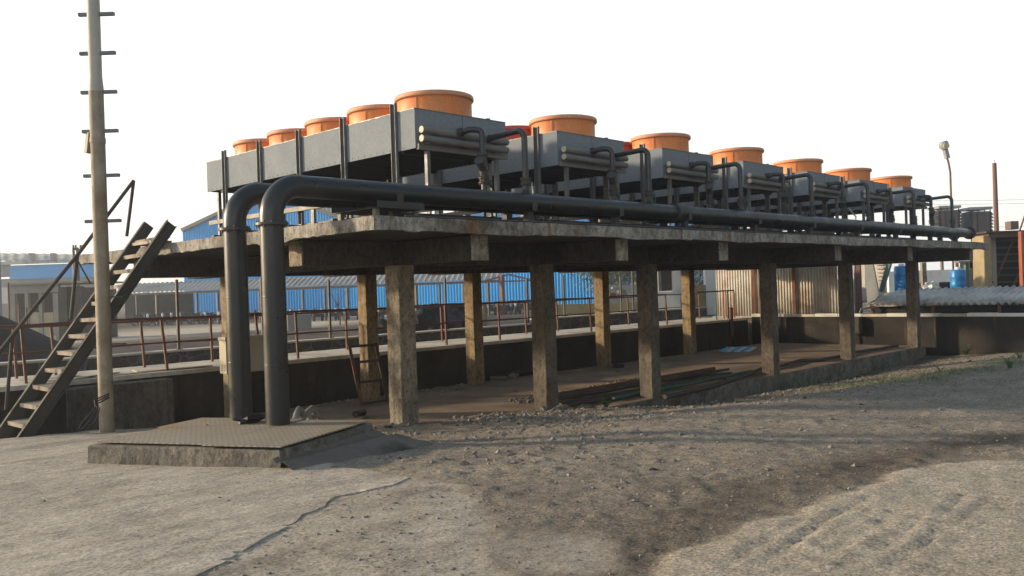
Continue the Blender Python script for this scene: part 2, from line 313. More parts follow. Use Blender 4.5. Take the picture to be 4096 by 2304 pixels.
def tag(o, label, cat, group=None, kind='thing'):
    o['label'] = label; o['category'] = cat; o['kind'] = kind
    if group: o['group'] = group
    return o
def kids(o): return [c for c in bpy.data.objects if c.parent == o]
def copy_tree(o, parent=None):
    c = o.copy(); COL.objects.link(c); c.parent = parent; c.matrix_parent_inverse = o.matrix_parent_inverse.copy()
    for k in TREE.get(o.name, []): copy_tree(k, c)
    return c
TREE = {}
def index_tree():
    TREE.clear()
    for c in bpy.data.objects:
        if c.parent: TREE.setdefault(c.parent.name, []).append(c)
def arc(c, p, q, n=8):
    """quarter bend: centre c, from p to q (both at the radius)"""
    c = Vector(c); a = Vector(p)-c; b = Vector(q)-c
    return [c+a*math.cos(t)+b*math.sin(t) for t in [math.pi/2*i/n for i in range(n+1)]]
ORD = ['nearest', 'second nearest', 'third nearest', 'middle', 'third farthest', 'second farthest', 'farthest']
# ================================================================== GROUND
def grid_axis(segs):
    a = []
    for lo, hi, st in segs: a += list(np.arange(lo, hi-1e-6, st))
    a.append(segs[-1][1]); return np.array(a)
def polyline_dist(x, y, pts):
    d = np.full(x.shape, 1e9)
    for (ax, ay), (bx, by) in zip(pts[:-1], pts[1:]):
        L = (bx-ax)**2+(by-ay)**2; t = np.clip(((x-ax)*(bx-ax)+(y-ay)*(by-ay))/L, 0, 1); d = np.minimum(d, np.hypot(x-ax-t*(bx-ax), y-ay-t*(by-ay)))
    return d
def inside(x, y, poly):
    c = np.zeros(x.shape, bool); n = len(poly)
    for i in range(n):
        x1, y1 = poly[i]; x2, y2 = poly[(i+1) % n]
        k = ((y1 > y) != (y2 > y)) & (x < (x2-x1)*(y-y1)/((y2-y1) or 1e-9)+x1); c ^= k
    return c
gx = grid_axis([(-900, -100, 100), (-100, -20, 10), (-20, -7, .8), (-7, 8, .05), (8, 16, .1), (16, 22, .14), (22, 40, 1.5), (40, 120, 8), (120, 1000, 110)])
gy = grid_axis([(-900, -100, 100), (-100, -20, 10), (-20, -9.2, .8), (-9.2, .6, .05), (.6, 6, .15), (6, 10, .12), (10, 40, 1.2), (40, 140, 6), (140, 1000, 86)])
X, Y = np.meshgrid(gx, gy, indexing='ij'); Z = height(X, Y)
pg = lambda L: [tuple(gnd(u, v)[:2]) for u, v in L]
dark_track = pg([(2450, 2250), (2700, 2120), (3000, 2010), (3250, 1925), (3500, 1850), (3800, 1790), (4096, 1745)])
pale_zone = pg([(2560, 2304), (2900, 2130), (3250, 2000), (3500, 1930), (3750, 1860), (4096, 1850), (4400, 1900), (4400, 2500), (2500, 2500)])
tyres = [pg([(2900, 2290), (3050, 2190), (3200, 2110)]), pg([(3000, 2300), (3180, 2185), (3330, 2090), (3480, 2005)]), pg([(3560, 2290), (3720, 2190), (3850, 2100), (3960, 2010)]), pg([(3080, 2290), (3250, 2130), (3400, 2040)]), pg([(3270, 2270), (3420, 2170), (3580, 2060)]), pg([(3380, 2290), (3560, 2190), (3700, 2080)]), pg([(3700, 2200), (3800, 2050), (3860, 1990)])]
near = (X > -7) & (X < 21) & (Y > -9.2) & (Y < .6)
band = np.exp(-(polyline_dist(X, Y, dark_track)/.42)**2)
pale = inside(X+.25*(vnoise(X*2, Y*2)-.5), Y+.3*(vnoise(X*2.3, Y*2.3, 3)-.5), pale_zone).astype(float)
for _i in range(14): pale = (pale+np.roll(pale, 1, 0)+np.roll(pale, -1, 0)+np.roll(pale, 1, 1)+np.roll(pale, -1, 1))/5
pale = sstep(.2, .8, pale+.5*(fbm(X*5, Y*5, 4, 2)-.5))
for tline in tyres:
    dd = polyline_dist(X, Y, tline); Z = Z + near*(-.009*np.exp(-(dd/.03)**2) + .006*np.exp(-((dd-.06)/.03)**2))*(.7+.5*vnoise(X*9, Y*9, 2))
apr = inside(X+.5*(fbm(X*1.5, Y*1.5, 4)-.47), Y+.5*(fbm(X*1.5, Y*1.5, 4, 7)-.47), [(-12, 4), (-4.4, 4), (-3.0, 1.5), (-3.0, -1.9)]+pg([(1150, 1900), (1480, 1890), (1640, 1905), (1750, 1935), (1900, 2060), (2000, 2180), (2000, 2295)])+[(-4.6, -9.2), (-12, -9.2)]).astype(float)
apr = (apr+np.roll(apr, 1, 0)+np.roll(apr, -1, 0)+np.roll(apr, 1, 1)+np.roll(apr, -1, 1)+np.roll(apr, 2, 0)+np.roll(apr, -2, 1))/7
pt_ = inside(X+.3*(fbm(X*3, Y*3, 4)-.47), Y+.3*(fbm(X*3, Y*3, 4, 7)-.47), pg([(1960, 2200), (2060, 2130), (2200, 2118), (2340, 2125), (2430, 2160), (2500, 2290), (2000, 2300)])).astype(float)
for _i in range(3): pt_ = (pt_+np.roll(pt_, 1, 0)+np.roll(pt_, -1, 0)+np.roll(pt_, 1, 1)+np.roll(pt_, -1, 1))/5
apr = np.maximum(apr, .8*pt_)
APR = apr
lumps = fbm(X*9, Y*9, 4, 11); Z = Z + near*(.038*np.clip(lumps-.5, 0, 1)*2*(1-.5*pale) + .010*(vnoise(X*19, Y*19, 4)-.5))*(1-APR*.85)
Z = Z + near*.05*pale*sstep(0, 1, pale)*.6
ruts = .5+.5*np.sin((Y+.28*X+.5*vnoise(X*.6, Y*.6))*5.2)
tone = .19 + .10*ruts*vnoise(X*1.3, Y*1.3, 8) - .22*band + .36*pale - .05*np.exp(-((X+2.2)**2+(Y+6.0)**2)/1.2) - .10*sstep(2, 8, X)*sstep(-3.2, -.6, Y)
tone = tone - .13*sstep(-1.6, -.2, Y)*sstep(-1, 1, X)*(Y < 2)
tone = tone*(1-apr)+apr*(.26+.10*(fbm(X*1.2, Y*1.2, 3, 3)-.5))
tone = np.where(Y > 9.6, -.14+.75*np.exp(-((Y+.0*X-42-.35*(X-14))/8.)**2)+.10*(vnoise(X*.2, Y*.2)-.5), tone)
tone = np.where((X > 20.9) & (Y < 9.6), .05, tone)
nx, ny = X.shape; me = bpy.data.meshes.new('ground')
idx = np.arange(nx*ny).reshape(nx, ny); q = np.stack([idx[:-1, :-1], idx[1:, :-1], idx[1:, 1:], idx[:-1, 1:]], -1).reshape(-1, 4)
me.vertices.add(nx*ny); me.vertices.foreach_set('co', np.stack([X, Y, Z], -1).astype(np.float32).ravel())
me.loops.add(q.size); me.loops.foreach_set('vertex_index', q.astype(np.int32).ravel()); me.polygons.add(len(q)); me.polygons.foreach_set('loop_start', np.arange(0, q.size, 4, dtype=np.int32)); me.polygons.foreach_set('loop_total', np.full(len(q), 4, np.int32))
me.update(); me.validate(); me.polygons.foreach_set('use_smooth', np.ones(len(me.polygons), bool))
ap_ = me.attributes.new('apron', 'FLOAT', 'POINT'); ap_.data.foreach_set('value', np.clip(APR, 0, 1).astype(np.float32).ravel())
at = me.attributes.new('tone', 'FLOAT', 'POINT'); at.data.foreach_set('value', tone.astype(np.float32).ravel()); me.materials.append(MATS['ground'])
go = bpy.data.objects.new('ground', me); COL.objects.link(go); go['kind'] = 'structure'
def hz(x, y): return float(height(x, y))
# ragged concrete crust on the left, one layer over another
def crust(name, poly_px, lift, jag, seed, mat='concrete_crust', step=.06, raw=None):
    P = raw or pg(poly_px); pts = []
    rr = random.Random(seed)
    for (ax, ay), (bx, by) in zip(P, P[1:]+P[:1]):
        n = max(1, int(math.hypot(bx-ax, by-ay)/step))
        for i in range(n):
            t = i/n; x_ = ax+(bx-ax)*t; y_ = ay+(by-ay)*t; pts.append((x_+jag*6*(float(fbm(np.array(x_*2.5), np.array(y_*2.5), 4, seed))-.47), y_+jag*6*(float(fbm(np.array(x_*2.5+9), np.array(y_*2.5), 4, seed))-.47)))
    px = np.array([p[0] for p in pts]); py = np.array([p[1] for p in pts])
    ax_ = np.arange(px.min(), px.max()+.045, .045); ay_ = np.arange(py.min(), py.max()+.045, .045); A, B = np.meshgrid(ax_, ay_, indexing='ij')
    ins = inside(A, B, pts); m = MB(); ids = {}
    hh = height(A, B)+lift
    # snap border vertices outwards to the outline
    def vid(i, j):
        if (i, j) not in ids:
            x, y, z = A[i, j], B[i, j], hh[i, j]
            edge = not (ins[max(i-1, 0):i+2, max(j-1, 0):j+2].all())
            if edge:
                k = np.argmin((px-x)**2+(py-y)**2)
                if (px[k]-x)**2+(py[k]-y)**2 < .0035: x, y = px[k], py[k]
            ids[(i, j)] = len(m.v); m.v.append((x, y, z))
        return ids[(i, j)]
    cells = ins[:-1, :-1] & ins[1:, :-1] & ins[1:, 1:] & ins[:-1, 1:]
    edges = {}
    for i, j in zip(*np.nonzero(cells)):
        f = (vid(i, j), vid(i+1, j), vid(i+1, j+1), vid(i, j+1)); m.f.append(f); m.sm.append(True)
        for a, b in zip(f, f[1:]+f[:1]):
            if (b, a) in edges: del edges[(b, a)]
            else: edges[(a, b)] = 1
    for (a, b) in list(edges):
        o = len(m.v)
        for k in (a, b): m.v.append(m.v[k])
        for k in (b, a): x, y, z = m.v[k]; m.v.append((x, y, z-lift-.03))
        m.f.append((o+1, o, o+3, o+2)); m.sm.append(False)
    return m.build(name, mat, kind='structure')
cr_lo = [(-2500, 1790), (160, 1760), (600, 1790), (1150, 1900), (1480, 1890), (1640, 1905), (1700, 1925), (1660, 1965), (1560, 1990), (1600, 2010), (1800, 2060), (1960, 2110), (2200, 2120), (2380, 2140), (2440, 2200), (2480, 2304), (2560, 2700), (-2500, 3200)]
cr_hi = [(-2500, 1820), (300, 1830), (1100, 1890), (1440, 1885), (1600, 1905), (1640, 1915), (1580, 1945), (1340, 1990), (1300, 2030), (1200, 2060), (1150, 2110), (1000, 2190), (960, 2215), (900, 2250), (850, 2275), (640, 2400), (500, 2900), (-2500, 3200)]
def clampg(L):
    out = []
    for u, v in L:
        p = gnd(u, v) if v < 3000 else site(u, v, 1.5); out.append((float(np.clip(p[0], -9.5, 30)), float(np.clip(p[1], -9.0, 3))))
    return out
PAVE = [(-10, 3.3), (-2.75, 2.0), (-3.0, -1.9)]+[q for q in clampg(cr_hi[3:-2])]+[(-6.9, -8.9), (-10, -9.4)]
crust('concrete_pavement', None, .009, .016, 5, raw=[(-10, 3.3), (-4.4, 3.35), (-3.5, 2.9), (-2.8, 2.0), (-2.75, .5), (-3.0, -.6), (-3.0, -1.9)]+clampg(cr_hi[3:-2])+[(-6.9, -8.9), (-10, -9.4)])
# loose stones and clods: one uncountable scatter
def scatter(name, n, region, smin, smax, mat, label, cat, seed):
    r = np.random.RandomState(seed); base = np.array([(1, 0, 0), (-1, 0, 0), (0, 1, 0), (0, -1, 0), (0, 0, 1), (0, 0, -1)], float)
    F = [(0, 2, 4), (2, 1, 4), (1, 3, 4), (3, 0, 4), (2, 0, 5), (1, 2, 5), (3, 1, 5), (0, 3, 5)]; V = []; FF = []; k = 0
    xs, ys = region(r, n); keep = ~(((xs+3.2)**2/1.7+(ys+1.25)**2/2.2) < 1); xs = xs[keep]; ys = ys[keep]; k2 = ~(inside(xs, ys, PAVE) & (np.random.RandomState(3).rand(len(xs)) > .06)); xs = xs[k2]; ys = ys[k2]; zs = height(xs, ys)+.008*inside(xs, ys, PAVE)
    for x, y, z in zip(xs, ys, zs):
        s = smin*(smax/smin)**(r.rand()**3.0); sc = np.array([1, .5+.6*r.rand(), .35+.35*r.rand()])*s
        a = r.rand()*6.28; ro = np.array([[math.cos(a), -math.sin(a), 0], [math.sin(a), math.cos(a), 0], [0, 0, 1]])
        v = (base*(.7+.6*r.rand(6, 1))+.25*(r.rand(6, 3)-.5))*sc @ ro.T + (x, y, z+.15*s); V += [tuple(q) for q in v]; FF += [tuple(i+k for i in f) for f in F]; k += 6
    m = MB(); m.v = V; m.f = FF; m.sm = [False]*len(FF); o = m.build(name, mat); return tag(o, label, cat, kind='stuff')
def reg_front(r, n):
    x = r.uniform(-2.6, 19, n*3)**1; y = -np.abs(r.normal(0, 1, n*3))*2.2-.05+.25*r.rand(n*3); dens = vnoise(x*1.6, y*1.6, 4); k = (r.rand(n*3) < dens**2*1.5) & (y > -7.5); x = x[k][:n]; y = y[k][:n]; return x, y
def reg_all(r, n): return r.uniform(-5.5, 12, n), r.uniform(-8.8, -1, n)
scatter('gravel', 14000, reg_front, .009, .06, 'stone', 'loose gravel and clods strewn along the foot of the raised platform', 'gravel', 1)
scatter('grit', 26000, reg_all, .004, .022, 'stone', 'fine brown grit scattered over the rutted dirt road', 'grit', 2)
scatter('coal_crumbs', 900, reg_front, .010, .06, 'coal', 'black coal crumbs lying in the dirt beside the platform', 'coal crumbs', 3)
scatter('pale_chips', 500, reg_front, .006, .028, 'tread', 'pale chips and dry leaf litter on the dirt beside the platform', 'chips', 4)
# ================================================================== PLATFORM
XC = [0, 3.065, 6.097, 10.925, 15.194, 20.055]; CW, CDP = .29, .305; ZB, ZSB, ZST = 2.59, 2.917, 3.06; XL, YF, XE, YE = -1.885, -1.983, 20.36, 6.93; Y2 = 4.96
pf = thing('raised_platform', 'long raised concrete platform on twelve square columns carrying the cooling units', 'platform', (0, 0, 0))
def rough_col(x, y, z0, z1, w, d, seed):
    m = MB(); n = 14; rr = random.Random(seed); prev = None
    for i in range(n+1):
        z = z0+(z1-z0)*i/n; j = lambda: rr.uniform(-.006, .006); o = len(m.v)
        m.v += [(x+j(), y+j(), z), (x+w+j(), y+j(), z), (x+w+j(), y+d+j(), z), (x+j(), y+d+j(), z)]
        if prev is not None:
            for k in range(4): a = prev+k; b = prev+(k+1) % 4; m.f.append((a, b, b-prev+o, a-prev+o)); m.sm.append(False)
        prev = o
    return m
for i, x in enumerate(XC):
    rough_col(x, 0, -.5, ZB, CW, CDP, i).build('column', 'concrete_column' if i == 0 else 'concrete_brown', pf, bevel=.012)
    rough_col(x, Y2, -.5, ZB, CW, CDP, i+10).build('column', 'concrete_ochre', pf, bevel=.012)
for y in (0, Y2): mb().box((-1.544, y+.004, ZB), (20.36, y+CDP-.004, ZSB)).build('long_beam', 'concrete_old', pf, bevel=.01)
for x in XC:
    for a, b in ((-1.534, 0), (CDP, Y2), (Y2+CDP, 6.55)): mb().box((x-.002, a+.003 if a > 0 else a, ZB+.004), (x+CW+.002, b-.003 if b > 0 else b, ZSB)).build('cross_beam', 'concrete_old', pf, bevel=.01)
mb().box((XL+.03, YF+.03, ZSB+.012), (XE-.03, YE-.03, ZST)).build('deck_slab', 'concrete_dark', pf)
def fascia(p0, p1, drops, seed):
    """ragged concrete edge strip, 6 cm thick, with a crumbling lower arris"""
    m = MB(); rr = random.Random(seed); p0 = Vector(p0); p1 = Vector(p1); L = (p1-p0).length; d = (p1-p0)/L; nn = Vector((d.y, -d.x, 0)); n = int(L/.07)
    for i in range(n+1):
        t = L*i/n; p = p0+d*t; hz_ = 0
        for c, wd, dp in drops: hz_ = max(hz_, dp*max(0, 1-max(0, abs(t-c)-.16)/wd)**1.6)
        low = ZSB-.010*rr.random()-.02*max(0, rr.random()-.6)*2-hz_; top = ZST+.004+rr.uniform(-.004, .004); out_ = rr.uniform(-.004, .006)
        m.v += [tuple(p+nn*out_+Vector((0, 0, low))), tuple(p+nn*(out_+rr.uniform(-.003, .004))+Vector((0, 0, top))), tuple(p-nn*.08+Vector((0, 0, top))), tuple(p-nn*.08+Vector((0, 0, low)))]
        if i:
            o = 4*i; q_ = o-4
            for k in range(4): m.f.append((q_+k, o+k, o+(k+1) % 4, q_+(k+1) % 4)); m.sm.append(False)
    m.f.append((0, 1, 2, 3)); m.f.append((4*n+3, 4*n+2, 4*n+1, 4*n)); m.sm += [False]*2
    return m
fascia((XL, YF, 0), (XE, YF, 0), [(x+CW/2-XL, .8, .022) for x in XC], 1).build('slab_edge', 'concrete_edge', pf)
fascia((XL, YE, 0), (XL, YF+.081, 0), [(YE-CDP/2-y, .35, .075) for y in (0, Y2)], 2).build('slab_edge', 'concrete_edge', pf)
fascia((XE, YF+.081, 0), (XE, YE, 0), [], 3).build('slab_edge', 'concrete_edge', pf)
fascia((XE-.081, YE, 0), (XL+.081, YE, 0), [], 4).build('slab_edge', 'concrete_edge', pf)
# pale end faces of the cantilever beams, lighter than the beams
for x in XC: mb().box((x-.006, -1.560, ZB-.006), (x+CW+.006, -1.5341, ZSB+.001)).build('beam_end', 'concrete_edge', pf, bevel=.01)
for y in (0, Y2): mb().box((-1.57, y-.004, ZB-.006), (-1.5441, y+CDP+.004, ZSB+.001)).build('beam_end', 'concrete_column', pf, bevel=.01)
# pale rusty downpipe-like conduit strip under beams
mb().box((-.7, .31, 2.60), (20, .36, 2.66)).build('conduit', 'frame_steel', pf)
# floor and plinth
pl = mb().box((-1.6, 0.31, -.5), (20.6, 5.3, 0)).box((3.4, -.012, -.6), (20.62, .3096, .004)).build('floor_slab', 'floor', kind='structure')
mb().box((3.4, -.03, -.6), (20.64, -.0125, -.005)).build('plinth_wall', 'hatch_concrete', label='low grey concrete plinth face along the front of the platform floor', category='plinth wall')
# ================================================================== COOLING UNITS
UX, UW, USP, UZB, UZT, UY, UL = .149, 1.828, 3.045, 4.233, 4.80, -.30, 6.225
def make_unit():
    t = thing('cooling_unit', 'x', 'cooling unit', (UX, UY, 3.37))
    ox, oy, oz = UX, UY, 3.37
    m = mb(); z0, z1 = UZB, UZT
    m.box((ox, oy, z0), (ox+.02, oy+UL, z1)).box((ox+UW-.02, oy, z0), (ox+UW, oy+UL, z1)).box((ox+.0201, oy, z0+.02), (ox+UW-.0201, oy+.02, z1)).box((ox+.0201, oy+UL-.02, z0+.02), (ox+UW-.0201, oy+UL, z1))
    m.box((ox+.02, oy+.02, z1-.03), (ox+UW-.02, oy+UL-.02, z1-.01))
    m.build('casing', 'casing', t)
    sm_ = mb()
    sm_.box((ox-.006, oy-.001, z1-.012), (ox+.0, oy+UL, z1+.004)).box((ox, oy-.006, z1-.012), (ox+UW, oy-.0005, z1+.004)).box((ox+UW*.5, oy-.004, z0+.08), (ox+UW*.5+.01, oy-.0002, z1-.0125))
    sm_.build('seam', 'galvanised', t)
    # bolts
    b = mb()
    for k in range(1, 40): b.tube([(ox-.008, oy+.12+k*.155, z0+.035), (ox+.004, oy+.12+k*.155, z0+.035)], .007, 6)
    for k in range(1, 11): b.tube([(ox+k*.165, oy-.008, z0+.12), (ox+k*.165, oy+.004, z0+.12)], .006, 6)
    b.build('bolt_row', 'rust', t)
    c = mb().box((ox+.03, oy+.03, z0+.012), (ox+UW-.03, oy+UL-.03, z0+.03)); 
    for k in range(5): y = oy+.3+k*1.35; c.box((ox+.03, y, z0-.04), (ox+UW-.03, y+.06, z0+.0115))
    for k in range(60): y = oy+.05+k*.103; c.box((ox+.04, y, z0-.004), (ox+UW-.04, y+.02, z0+.0118))
    c.build('coil', 'coil', t)
    mb().box((ox+.02, oy-.05, z0-.02), (ox+UW-.02, oy-.001, z0+.06)).build('coil_rail', 'header_pipe', t)
    for k in range(5):
        y = oy+.72+k*1.2615
        sh = mb(); R = .57
        sh.lathe((ox+1.0, y, z1-.012), [(R+.02, 0), (R+.005, .06), (R, .1), (R, .31), (R+.012, .335)], 56)
        sh.lathe((ox+1.0, y, z1-.012), [(R-.012, .33), (R-.012, .0)], 56)
        for a in range(6):
            an = a*math.pi/3+.35; d = Vector((math.cos(an), math.sin(an), 0)); cc = Vector((ox+1.0, y, z1)); sh.bar(cc+d*(R+.004), cc+d*(R+.004)+Vector((0, 0, .30)), .035, .012, up=d)
        f = sh.build('fan_shroud', 'orange', t)
        mb().lathe((ox+1.0, y, z1-.012), [(R-.011, .33), (R+.0, .40), (R+.035, .405), (R+.045, .39), (R+.045, .345), (R+.035, .333), (R+.013, .333)], 56).build('rim', 'orange_rim', f)
        fan = mb(); fan.tube([(ox+1.0, y, z1+.06), (ox+1.0, y, z1+.2)], .09, 12)
        for a in range(5):
            an = a*2*math.pi/5; d = Vector((math.cos(an), math.sin(an), 0)); e_ = Vector((-math.sin(an), math.cos(an), 0)); cc = Vector((ox+1.0, y, z1+.14))
            fan.add([cc+d*.08-e_*.05+Vector((0, 0, .03)), cc+d*.08+e_*.05-Vector((0, 0, .03)), cc+d*.53+e_*.1-Vector((0, 0, .02)), cc+d*.53-e_*.1+Vector((0, 0, .02))], [(0, 1, 2, 3)])
        fan.build('fan', 'dark_steel', f)
    # channel posts on both long sides
    for k in range(5):
        y = oy+.44+k*1.2615
        for side in (0, 1):
            x = ox-.0505 if side == 0 else ox+UW+.0015
            p = mb().box((x, y-.055, 3.37), (x+.006, y+.055, 4.93)) if side else mb().box((x+.042, y-.055, 3.37), (x+.048, y+.055, 4.93))
            p.box((x if side == 0 else x+.0061, y-.055, 3.37), (x+.0419 if side == 0 else x+.048, y-.049, 4.93)).box((x if side == 0 else x+.0061, y+.049, 3.37), (x+.0419 if side == 0 else x+.048, y+.055, 4.93))
            p.box((x-.03, y-.09, 3.358), (x+.08, y+.09, 3.3695))
            p.build('post', 'galvanised', t)
    for x in (ox+.22, ox+UW-.22): mb().bar((x, oy+.01, 3.37), (x, oy+.01, UZB-.021), .06, .06).build('leg', 'galvanised', t)
    for x in (ox+.22, ox+UW-.22): mb().bar((x, oy+UL-.03, 3.37), (x, oy+UL-.03, UZB), .06, .06).build('leg', 'galvanised', t)
    # header pipes across the near end
    for z, y, r in ((4.475, oy-.14, .050), (4.352, oy-.14, .050)):
        h = mb().tube([(ox+.01, y, z), (ox+1.70, y, z-.018)], r, 18, caps=False).build('header_pipe', 'header_pipe', t)
        mb().tube([(ox-.004, y, z), (ox+.0095, y, z)], r*.97, 18).build('end_cap', 'header_cap', h); mb().tube([(ox+1.7005, y, z-.018), (ox+1.715, y, z-.018)], r*.97, 18).build('end_cap', 'header_cap', h)
    br = mb()
    for k in range(3): x = ox+.18+k*.68; br.box((x, oy-.094, 4.30), (x+.025, oy-.0005, 4.53))
    for k in range(12): x = ox+.1+k*.14; br.tube([(x, oy-.09, 4.475), (x, oy+.005, 4.475)], .011, 6)
    br.build('header_bracket', 'frame_steel', t)
    return t
unit0 = make_unit(); index_tree(); units = [unit0]
for i in range(1, 7):
    u_ = copy_tree(unit0); u_.location = (UX+i*USP, UY, 3.37); units.append(u_)
ud = ['nearest grey cooling unit at the stair end, its five orange fan rings in view', 'second grey cooling unit from the left end, just behind the nearest one', 'third grey cooling unit from the left end of the platform', 'middle of the seven grey cooling units on the platform', 'fifth grey cooling unit counting from the stair end', 'last but one grey cooling unit toward the lamp post', 'farthest grey cooling unit, at the platform end beside the lamp post']
for u_, l in zip(units, ud): u_['label'] = l; u_['group'] = 'cooling units in a row on the platform'
# red shrouds peeping behind units 2 and 3 (older paint)
for i in (1, 2):
    n_ = 0
    for c in kids(units[i]):
        if c.name.startswith('fan_shroud'):
            n_ += 1
            if n_ in (2, 3):
                c.data = c.data.copy(); c.data.materials[0] = MATS['red_shroud']; c['label'] = 'faded red fan ring'
                for r_ in kids(c):
                    if r_.name.startswith('rim'): r_.data = r_.data.copy(); r_.data.materials[0] = MATS['red_shroud']
# steel grillage below the units
gf = thing('support_frame', 'steel grillage of long beams on short stubs carrying the cooling units', 'frame', (0, 0, 3.06))
for k in range(5):
    y = UY+.44+k*1.2615
    mb().box((-.15, y-.05, 3.262), (20.3, y+.05, 3.357)).build('beam', 'dark_steel', gf)
    for x in np.arange(0.1, 20.3, 1.5225): mb().box((x-.05, y-.045, 3.065), (x+.05, y+.045, 3.261)).box((x-.1, y-.1, 3.064), (x+.1, y+.1, 3.075)).build('stub', 'dark_steel', gf)
for i in range(7):
    x = UX+i*USP
    mb().bar((x-.085, UY+.1, 3.62), (x-.085, UY+UL-.25, 3.62), .06, .075).build('side_rail', 'frame_steel', gf)
    mb().bar((x+UW+.085, UY+.1, 3.62), (x+UW+.085, UY+UL-.25, 3.62), .06, .075).build('side_rail', 'frame_steel', gf)
# ================================================================== MAIN PIPES
PY, PY2, PZ, PR, RX, PEND, HZ = -1.22, -.78, 3.44, .1296, -2.707, 21.2, .79
BR = .36
def flange(m, c, ax, r, th, bolts=10):
    c = Vector(c); ax = Vector(ax).normalized(); m.tube([c-ax*th/2, c+ax*th/2], r, 28)
    u = ax.cross(Vector((0, 0, 1)));  u = Vector((1, 0, 0)) if u.length < .1 else u.normalized(); b = ax.cross(u)
    for k in range(bolts):
        a = 2*math.pi*k/bolts; p = c+(u*math.cos(a)+b*math.sin(a))*(r-.022); m.tube([p-ax*(th/2+.022), p+ax*(th/2+.022)], .009, 6)
for nm, lab, y0, y1 in (('main_pipe', 'thick grey pipe rising from the pit, nearer one of two', PY, PY), ('main_pipe', 'thick grey pipe rising from the pit, rear one of two', -.398, PY2)):
    t = thing(nm, lab, 'pipe', (RX, y0, HZ), 'pair of main pipes from the hatch')
    mb().tube([(RX, y0, HZ-.02), (RX, y0, 2.985)], PR, 32, False).build('riser', 'pipe_grey', t)
    f = mb(); flange(f, (RX, y0, 3.0), (0, 0, 1), PR+.055, .028, 12); f.build('flange', 'pipe_black', t)
    z1 = PZ; path = [(RX, y0, 3.016)]+arc((RX+BR, y0, z1-BR), (RX, y0, z1-BR), (RX+BR, y0, z1), 14)
    if z1-BR <= 3.02: path = path[1:]
    if y0 != y1: path += [(-1.2, y0, z1), (-.95, y0-.03, z1), (.2, y1+.03, z1), (.5, y1, z1)]
    mb().tube(path[:16] if len(path) > 15 else path, PR+.001, 32, False).build('bend', 'pipe_grey', t)
    run = [path[14 if len(path) > 15 else -1]] + ([p for p in path if p[0] > RX+BR+.01]) + [(5.2, y1, z1)]
    run = [Vector(p) for p in run]; run = [run[0]]+[p for a, p in zip(run, run[1:]) if (p-a).length > 1e-4]
    r_ = mb().tube(run, PR, 32, False); r_.tube([(5.204, y1, z1), (PEND-.3, y1, PZ)], PR, 32, False)
    for xw in np.arange(-1.9 if y0 == y1 else .9, PEND-.5, 2.45): r_.tube([(xw-.006, y1, z1), (xw, y1, z1), (xw+.006, y1, z1)], [PR+.0005, PR+.004, PR+.0005], 32, False)
    for zw in (1.45, 2.2): r_.tube([(RX, y0, zw-.006), (RX, y0, zw), (RX, y0, zw+.006)], [PR+.0005, PR+.004, PR+.0005], 32, False)
    r_.build('run', 'pipe_grey', t)
    c_ = mb()
    c_.tube([(5.15, y1, z1), (5.25, y1, z1)], PR+.035, 28).build('coupling', 'dark_steel', t)
    e_ = mb(); e_.tube([(PEND-.3, y1, PZ), (PEND-.02, y1, PZ)], PR+.004, 28, False); e_.build('end_piece', 'pipe_grey', t)
    g_ = mb(); flange(g_, (PEND, y1, PZ), (1, 0, 0), PR+.06, .05, 12); g_.build('end_flange', 'pipe_black', t)
# saddle supports between deck and pipes
for k, x in enumerate((-1.0, 1.45, 3.5, 5.5, 8.0, 10.4, 12.9, 15.3, 17.8, 19.9)):
    s_ = mb().box((x-.05, PY-.05, 3.076), (x+.05, PY+.05, PZ-PR-.012)).box((x-.05, PY2-.05, 3.076), (x+.05, PY2+.05, PZ-PR-.012)).box((x-.09, PY-.17, 3.064), (x+.09, PY2+.17, 3.0758))
    s_.box((x-.06, PY-.09, PZ-PR-.0118), (x+.06, PY+.09, PZ-PR-.001)).box((x-.06, PY2-.09, PZ-PR-.0118), (x+.06, PY2+.09, PZ-PR-.001))
    for sgn in (-1, 1): s_.box((x-.05, PY+sgn*.135-.004, PZ-PR-.001), (x+.05, PY+sgn*.135+.004, PZ-.02))
    lab = 'short dark steel pipe support on the deck edge, number from the bend: ' 
    o = s_.build('pipe_support', 'dark_steel'); names = ['closest to the pipe bends', 'second from the pipe bends', 'third from the pipe bends', 'just after the pipe coupling', 'fifth from the pipe bends', 'sixth from the pipe bends', 'seventh from the pipe bends', 'third from the far end', 'second from the far end', 'beside the blank end flanges']
    tag(o, 'dark steel saddle under the main pipes, '+names[k], 'pipe support', 'saddles under the main pipes')
# thin lines running under the pipes
tag(mb().tube([(-1.4, -1.93, 3.079), (4, -1.935, 3.085), (9, -1.93, 3.078), (20, -1.93, 3.08)], .014, 8).build('thin_pipe', 'dark_steel'), 'thin dark pipe lying on the deck edge below the main pipes', 'pipe')
cr_ = thing('pipe_cradle', 'dark channel bracket beneath the main pipes near the deck corner', 'bracket', (-.8, -1.2, 3.07))
xa, xb = plane(1490, 860, 'y', -1.4)[0], plane(1678, 860, 'y', -1.4)[0]
mb().box((xa, -1.50, 3.215), (xb, -.55, 3.222)).box((xa, -1.50, 3.2225), (xb, -1.494, 3.300)).box((xa, -.556, 3.2225), (xb, -.55, 3.300)).build('channel', 'dark_steel', cr_)
for x in (xa+.06, xb-.06): mb().box((x-.03, -1.42, 3.065), (x+.03, -1.36, 3.2145)).build('leg', 'frame_steel', cr_); mb().box((x-.03, -.70, 3.065), (x+.03, -.64, 3.2145)).build('leg', 'frame_steel', cr_)
